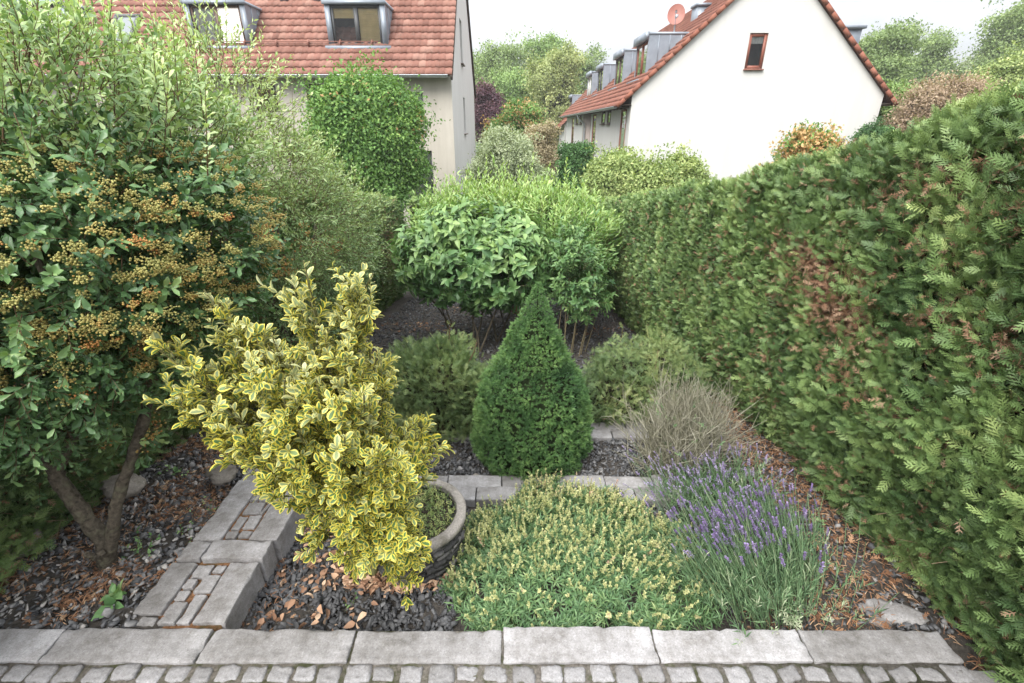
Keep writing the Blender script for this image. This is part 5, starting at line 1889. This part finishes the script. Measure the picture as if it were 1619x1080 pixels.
roof_slope(g, (ex, RY0 - .10, ez), (0, 1, 0), sv, RY1 - RY0 + .2, Hs, .24, .32, .026)
sv2 = np.array([-1, 0, rs]); sv2 /= np.linalg.norm(sv2)
roof_slope(g, (RX1 + .5, RY0 - .10, RE - .5 * rs + .10), (0, 1, 0), sv2, RY1 - RY0 + .2, math.hypot(RX1 + .5 - xr, (RX1 + .5 - xr) * rs), .30, .36, .03)
g.build('roof', M_tile_new, rhs)
g = Geo()
for (bx, d) in ((ex, sv), (RX1 + .5, sv2)):
    Hh = math.hypot(xr - bx, (xr - bx) * rs)
    nn = np.array([-d[2] * np.sign(d[0]), 0, abs(d[0])])
    k = 0.
    b0 = np.array([bx, RY0 - .125, ez if bx == ex else RE - .5 * rs + .10])
    while k < Hh - .05:
        l_ = min(.36, Hh - k)
        c = b0 + d * (k + l_ / 2) + nn * .005
        tilt = nrm(d + nn * .012)
        g.obox(c, tilt, (0, 1, 0), np.cross(tilt, (0, 1, 0)), l_ / 2 + .008, .03, .07, rng.random())
        k += .36
g.build('verge_tiles', M_verge, rhs)
g = Geo()
gutter(g, (ex - .03, RY0 + .02, ez), (ex - .03, RY1, ez), .075)
g.build('gutter', M_zinc2, rhs)
g = Geo()
g.box(ex + .06, RX0 - .003, RY0 - .05, RY1, RE - .36, RE - .33)
for y in np.arange(RY0 + .3, RY1, .7):
    g.box(ex + .08, RX0 - .004, y - .04, y + .04, RE - .45, RE - .363)
g.box(RX1 + .003, RX1 + .42, RY0 - .05, RY1, RE - .33, RE - .30)
g.build('eave_boards', M_soffit, rhs)
g = Geo()
dy = at_x(928, 190, RX0)[1]
g.tube([(ex - .03, dy, ez - .06), (ex + .02, dy, ez - .25), (RX0 - .16, dy, ez - .55), (RX0 - .12, dy, ez - .75), (RX0 - .12, dy, -3)], [.06] * 5, 10)
g.build('downpipe', M_zinc2, rhs)

def dormer_side(parent, y0, y1, xf, h, fmat, fill):
    zb = RE + (xf - RX0) * rs + .10
    z1 = zb + h
    xb = xf + h / rs + .5
    d = Geo()
    for ya, yb in ((y0, y0 + .06), (y1 - .06, y1)):
        V = [(xf, ya, zb - .3), (xf, ya, z1), (xb, ya, z1), (xb, ya, z1 - .35), (xf, yb, zb - .3), (xf, yb, z1), (xb, yb, z1), (xb, yb, z1 - .35)]
        d.add(V, [(0, 1, 2, 3), (7, 6, 5, 4)]); d.add(V, [(0, 4, 5, 1)])
    d.box(xf - .12, xb + .3, y0 - .02, y1 + .02, z1 + .002, z1 + .09)
    d.box(xf - .15, xf - .002, y0 - .03, y1 + .03, z1 - .17, z1 + .10)
    d.box(xf - .30, xf - .01, y0 - .05, y1 + .05, zb - .20, zb - .15)
    for xx in np.arange(xf + .4, xb, .42):
        zl = zb + (xx - xf) * rs
        if zl < z1 - .1:
            d.box(xx - .012, xx + .012, y0 - .02, y0 + .003, zl - .1, z1 - .002)
    dm = d.build('dormer', M_zinc, parent)
    fn = lambda u, z: (xf - .001, u, z)
    w_ = window(dm, fn, y0 + .10, y1 - .10, zb - .10, z1 - .17, (-1, 0, 0), fmat, 2, fill, .09, .05, 'window_frame', False)
    for c in list(w_.children):
        c.parent = dm
xf = 5.25
for (y0, y1, fm, fill) in ((21.4, 23.3, M_frame_r, [('curtain', 0, M_curtain), None]), (25.8, 27.7, M_frame_b, None), (31.3, 33.2, M_frame_g, None), (35.6, 37.5, M_frame_w, [('curtain', 0, M_curtain), ('curtain', 0, M_curtain)])):
    dormer_side(rhs, y0, y1, xf, 1.34, fm, fill)
# flue on the ridge side and dormer edge on the far slope
g = Geo()
q = at_y(1106, 15, 24)
zroof = RE + (q[0] - RX0) * rs
g.box(q[0] - .25, q[0] + .25, 23.6, 24.2, zroof - .5, q[2] + .05)
g.box(q[0] - .31, q[0] + .31, 23.54, 24.26, q[2] + .053, q[2] + .15)
g.build('chimney', M_zinc, rhs)
g = Geo()
q0 = at_y(1334, 45, 21.5); q1 = at_y(1356, 45, 21.5)
g.box(q0[0] - 1.2, q1[0], 21.2, 23.0, q0[2] - 1.2, q0[2] - .06)
g.box(q0[0] - 1.3, q1[0] + .1, 21.1, 23.1, q0[2] - .057, q0[2] + .04)
g.build('dormer', M_zinc, rhs)

# satellite dish on its mast
dc = at_y(1069, 24, 22.3)
zroof = RE + (dc[0] + .02 - RX0) * rs
sd_ = thing('satellite_dish', 'red satellite dish on a short mast above the white house roof', 'satellite dish', (dc[0], 22.3, zroof))
M_dish = simple_mat('dish_red', (.28, .11, .085), .5, .4, nscale=6, namp=.1)
g = Geo()
ax_ = nrm(np.array([-.30, -.92, .28])); a1 = nrm(np.cross(ax_, [0, 0, 1.])); a2 = np.cross(a1, ax_)
V, F = [dc - ax_ * .0], []
nr_, ns_ = 5, 28
for k in range(1, nr_ + 1):
    r_ = .36 * k / nr_
    for s in range(ns_):
        t_ = 2 * np.pi * s / ns_
        V.append(dc + a1 * r_ * .92 * math.cos(t_) + a2 * r_ * 1.05 * math.sin(t_) + ax_ * .55 * r_ ** 2)
for s in range(ns_):
    F.append((0, 1 + s, 1 + (s + 1) % ns_, 1 + (s + 1) % ns_))
g2 = []
F3 = [(0, 1 + s, 1 + (s + 1) % ns_) for s in range(ns_)]
F4 = [(1 + (k - 1) * ns_ + s, 1 + k * ns_ + s, 1 + k * ns_ + (s + 1) % ns_, 1 + (k - 1) * ns_ + (s + 1) % ns_) for k in range(1, nr_) for s in range(ns_)]
nV = len(V)
V = np.array(V)
Vall = np.concatenate([V, V - ax_ * .02])
g.add(Vall, np.concatenate([np.array(F4), np.array(F4)[:, ::-1] + nV]))
g.add(Vall, np.concatenate([np.array(F3), np.array(F3)[:, ::-1] + nV]))
rim_ = np.arange(ns_) + 1 + (nr_ - 1) * ns_
g.add(Vall, np.stack([rim_, np.roll(rim_, -1), np.roll(rim_, -1) + nV, rim_ + nV], 1))
g.build('reflector', M_dish, sd_, True)
g = Geo()
m0 = np.array([dc[0] + .02, 22.36, zroof - .1])
g.tube([m0, (m0[0], m0[1], dc[2] - .02)], [.035, .035], 8)
g.obox((m0[0], m0[1] - .03, dc[2] - .05), (1, 0, 0), (0, 1, 0), (0, 0, 1), .06, .08, .07)
g.build('mast', M_zinc2, sd_)
g = Geo()
fo = dc + ax_ * .42 - a2 * .05
g.tube([dc - a2 * .35 + ax_ * .05, fo - a2 * .1, fo], [.014, .012, .012], 6)
g.tube([fo, fo - ax_ * .1], [.035, .045], 8)
g.build('feed_arm', M_zinc2, sd_)

# ------------------------------------------------------------------ far house
fh = thing('far_house', 'small far white house with red roof beyond the long white house', 'house', (8, 50, -3))
FX0, FX1, FY0, FY1, FE = 4.4, 13.5, 43.6, 58.0, 1.95
g = Geo()
hf = [[46.0, 46.7, .7, 1.5], [48.2, 48.9, .7, 1.5], [51, 51.8, -.8, 1.4], [54, 54.7, .5, 1.4]]
wall_plane(g, lambda u, z: (FX0, u, z), [(-3.2, FY0, FY1), (FE, FY0, FY1)], hf, (.2, 0, 0))
xr3 = (FX0 + FX1) / 2; zr3 = FE + (xr3 - FX0) * .9
g.add([(FX0, FY0, -3.2), (FX1, FY0, -3.2), (FX1, FY0, FE), (xr3, FY0, zr3), (FX0, FY0, FE)], [(0, 1, 2, 3, 4)])
g.add([(FX0, FY1, -3.2), (FX1, FY1, -3.2), (FX1, FY1, FE), (xr3, FY1, zr3), (FX0, FY1, FE)], [(0, 1, 2, 3, 4)])
g.add([(FX1, FY0, -3.2), (FX1, FY1, -3.2), (FX1, FY1, FE), (FX1, FY0, FE)], [(0, 1, 2, 3)])
g.build('wall', M_wall_w, fh)
for h in hf:
    window(fh, lambda u, z: (FX0, u, z), *h, (-1, 0, 0), M_frame_b, 1, None, .07, .12)
g = Geo()
sv = np.array([1, 0, .9]); sv /= np.linalg.norm(sv)
roof_slope(g, (FX0 - .5, FY0 - .1, FE - .35), (0, 1, 0), sv, FY1 - FY0 + .2, math.hypot(xr3 - FX0 + .5, (xr3 - FX0 + .5) * .9), .3, .36)
sv = np.array([-1, 0, .9]); sv /= np.linalg.norm(sv)
roof_slope(g, (FX1 + .5, FY0 - .1, FE - .35), (0, 1, 0), sv, FY1 - FY0 + .2, math.hypot(xr3 - FX0 + .5, (xr3 - FX0 + .5) * .9), .3, .36)
g.build('roof', M_tile_new, fh)
_RE, _RX0 = RE, RX0
RE, RX0 = FE, FX0
for y0 in (46.0, 51.0):
    dormer_side(fh, y0, y0 + 1.9, FX0 + .8, 1.4, M_frame_b, None)
RE, RX0 = _RE, _RX0

# ================================================================== background trees and shrubs
def clumpy(ells, nclump, per, csize, lo=.55, hi=1.03, cull=.6):
    P, N = sample_ells(ells, nclump, lo, hi, cull)
    c = np.repeat(np.arange(len(P)), per)
    P = P + N * (csize * 2.2 * np.clip(rng.normal(size=len(P)) - .9, 0, 1.6))[:, None] + [0, 0, 1] * (csize * 1.5 * np.clip(rng.normal(size=len(P)) - 1.2, 0, 1.5))[:, None]
    off = rng.normal(size=(len(c), 3)) * csize * [1, 1, .7]
    return P[c] + off, nrm(N[c] + .5 * rng.normal(size=(len(c), 3)) + [0, 0, .3]), c

def tree(name, label, cat, px, Y, top, bottom, wpx, mat, leaf, nclump=420, per=34, shape='round', seed=0, base_dx=0, group=None, sparse=0.0, lmat2=None, l2frac=0, trunk_r=None):
    """broad tree or shrub whose crown spans the given picture box at distance Y"""
    k = Y / ray(px, (top + bottom) / 2)[1]
    c = at_y(px, (top + bottom) / 2, Y)
    rw = wpx / 751 * k / 2
    T_, B_ = at_y(px, top, Y)[2], at_y(px, bottom, Y)[2]
    H = T_ - B_
    bz = grd(c[0], Y)
    o = thing(name, label, cat, (c[0], Y, bz), group)
    ells = []
    r = np.random.default_rng(seed + 500)
    nlob = 19
    for q in range(nlob):
        t = r.uniform(.08, .92)
        if shape == 'round':
            wr = math.sqrt(max(.05, 1 - (2 * t - 1) ** 2))
        elif shape == 'cone':
            wr = 1.05 * (1 - t) ** .7 + .12
        else:
            wr = math.sqrt(max(.1, 1 - t ** 2.5))
        ph = r.uniform(0, 6.28)
        rr_ = rw * wr * r.uniform(.25, .74)
        e = rw * r.uniform(.20, .38) * (.6 + .4 * wr)
        eh = min(e * r.uniform(.8, 1.15), H * .3)
        ells.append(((c[0] + rr_ * math.cos(ph), Y + rr_ * .8 * math.sin(ph), np.clip(B_ + t * H, B_ + eh * .8, T_ - eh)), (e, e * .95, eh)))
    ells.append(((c[0], Y, B_ + H * .45), (rw * .60, rw * .6, H * .36)))
    P, N, ci = clumpy(ells, int(nclump * 1.6), int(per * 1.4), rw * .055 + leaf * .6, .55 + .2 * (1 - sparse), 1.06, .62)
    cv = np.clip(.45 + .2 * r.normal(size=ci.max() + 1), 0, 1)
    var = np.clip(cv[ci] + .12 * rng.normal(size=len(P)), 0, 1)
    g, g2 = Geo(), Geo()
    D = nrm(runit(len(P)) + N * .6)
    s = leaf * .8 * rng.uniform(.7, 1.3, len(P))
    tm = diamond_tmpl(.6, .2, .2)
    if lmat2 is not None:
        topness = (P[:, 2] - B_) / H
        sel = (rng.random(ci.max() + 1)[ci] < l2frac) & (topness > .35)
    else:
        sel = np.zeros(len(P), bool)
    g.inst(tm, P[~sel], D[~sel], N[~sel], s[~sel], var[~sel])
    g.build('crown', mat, o)
    if sel.any():
        g2.inst(tm, P[sel], D[sel], N[sel], s[sel], var[sel])
        g2.build('young_leaves', lmat2, o)
    tr = Geo()
    R0 = trunk_r or max(.04, rw * .07)
    b = np.array([c[0] + base_dx, Y, bz])
    mid = np.array([c[0], Y, B_ + H * .25])
    q = np.linspace(0, 1, 6)[:, None]
    pth = b + (mid - b) * q + rng.normal(size=(6, 3)) * R0 * .3 * np.sin(np.pi * q)
    tr.tube(pth, np.linspace(R0, R0 * .7, 6), 8)
    stem_lines(tr, mid, [np.array(e[0]) + rng.normal(size=3) * .2 * np.array(e[1]) for e in ells[:15]], R0 * .55, .25, 5, .06)
    tr.build('trunk', M_bark, o)
    return o

LM = lambda name, a, b, c, **k: leaf_mat(name, [(0, a), (.5, b), (1, c)], .6, .25, .25, **k)
M_t1 = LM('tree_green', (.085, .13, .05), (.15, .21, .085), (.23, .29, .125))
M_t2 = LM('tree_fresh', (.09, .15, .05), (.16, .24, .085), (.25, .33, .125))
M_lin = LM('tree_lime', (.12, .15, .06), (.22, .26, .11), (.34, .36, .17))
M_pur = LM('tree_purple', (.035, .016, .026), (.075, .038, .052), (.13, .075, .085))
M_map = LM('maple_green', (.05, .11, .032), (.10, .19, .05), (.19, .29, .08))
M_ora = LM('maple_orange', (.26, .16, .07), (.36, .23, .11), (.40, .30, .15))
M_sil = LM('willow_grey', (.13, .16, .095), (.21, .25, .15), (.31, .34, .23))
M_brn = LM('brown_bush', (.16, .13, .085), (.25, .215, .14), (.34, .30, .20))
M_dkg = LM('dark_shrub', (.025, .06, .022), (.05, .11, .038), (.09, .17, .055))
M_yel = LM('yellow_shrub', (.09, .135, .045), (.18, .235, .085), (.34, .38, .165))
M_plum = LM('brown_plum', (.15, .11, .08), (.24, .18, .13), (.33, .27, .19))

G = 'trees behind the houses'
tree('tree', 'rounded green tree behind the purple tree', 'tree', 788, 62, 78, 215, 125, M_t1, .33, 430, 30, seed=1, group=G)
tree('tree', 'tallest pointed green tree at the middle of the skyline', 'tree', 862, 66, 58, 215, 110, M_t2, .33, 430, 30, seed=2, group=G)
tree('tree', 'thin-crowned green tree showing left of the grey dormers', 'tree', 930, 70, 78, 210, 90, M_t1, .33, 300, 24, seed=3, group=G, sparse=.5)
tree('linden', 'lime-coloured full tree in front of the skyline trees', 'tree', 878, 50, 80, 240, 108, M_lin, .26, 480, 34, 'round', 4, group=G)
tree('tree', 'green tree filling the gap right of the purple tree', 'tree', 820, 55, 108, 240, 90, M_t2, .28, 380, 30, seed=5, group=G)
tree('copper_beech', 'dark purple-leaved tree beside the white gable of the left house', 'tree', 776, 38, 126, 235, 66, M_pur, .17, 420, 34, 'round', 6)
tree('maple', 'bushy green maple with orange young leaves in the gap between the houses', 'maple', 808, 29, 166, 275, 108, M_map, .16, 420, 34, 'round', 7, lmat2=M_ora, l2frac=.25)
tree('willow_shrub', 'silvery grey-green bush in front of the orange-tipped maple', 'shrub', 800, 15.5, 206, 305, 120, M_sil, .085, 650, 40, 'dome', 8)
tree('brown_shrub', 'thin brownish shrub right of the silvery bush', 'shrub', 852, 18.0, 190, 300, 78, M_brn, .085, 420, 34, 'dome', 9, sparse=.6)
tree('holly_shrub', 'upright dark green shrub against the white side wall', 'shrub', 908, 16.8, 226, 300, 54, M_dkg, .10, 420, 36, 'dome', 10)
tree('rhododendron', 'pale yellow-green mounded shrub below the white gable', 'shrub', 985, 12.6, 252, 335, 165, M_yel, .095, 620, 34, 'dome', 11)
tree('rhododendron', 'yellow-green shrub with a taller tip right of the pale mound', 'shrub', 1080, 12.9, 250, 330, 90, M_yel, .095, 380, 34, 'dome', 12)
tree('young_maple', 'coppery young maple rising in front of the blank white gable', 'maple', 1272, 10.2, 204, 300, 105, M_map, .085, 190, 20, 'dome', 13, lmat2=M_ora, l2frac=.7, sparse=.7)
tree('ball_maple', 'dense ball-shaped maple with orange tips in front of the beige house', 'maple', 575, 12.9, 136, 322, 232, M_map, .105, 3000, 26, 'round', 14, lmat2=M_ora, l2frac=.012)
tree('tree', 'green tree directly behind the right eave of the white house', 'tree', 1385, 42, 42, 215, 120, M_t1, .25, 430, 30, seed=15, group=G)
tree('tree', 'loose-crowned green tree standing free right of the white house', 'tree', 1475, 52, 52, 190, 105, M_t1, .27, 300, 26, seed=16, group=G, sparse=.8)
tree('tree', 'tall airy tree at the right frame edge of the skyline', 'tree', 1612, 47, -5, 170, 160, M_t1, .27, 430, 28, seed=17, group=G, sparse=.8)
tree('tree', 'grey-green slim tree between the loose-crowned one and the airy one', 'tree', 1525, 60, 80, 190, 60, M_sil, .26, 220, 24, seed=18, group=G, sparse=.8)
tree('yellow_tree', 'pale yellow-green tree above the brown-leaved bush on the right', 'tree', 1580, 26, 96, 210, 125, M_yel, .16, 480, 32, 'dome', 19)
tree('plum_bush', 'brown-leaved bush above the right hedge', 'bush', 1500, 19, 128, 230, 170, M_plum, .10, 620, 34, 'dome', 20)
tree('green_bush', 'light green bush at the right foot of the white gable', 'bush', 1408, 21, 140, 265, 90, M_t2, .12, 520, 34, 'dome', 21)
tree('green_bush', 'dark green bush low between the white gable and the hedge', 'bush', 1380, 18.5, 196, 275, 60, M_dkg, .10, 320, 34, 'dome', 22)
tree('green_bush', 'green bush behind the brown-leaved bush at the right edge', 'bush', 1600, 23, 150, 250, 140, M_t2, .13, 420, 34, 'dome', 23)

for o in bpy.data.objects:
    if '_w' in o:
        del o['_w']
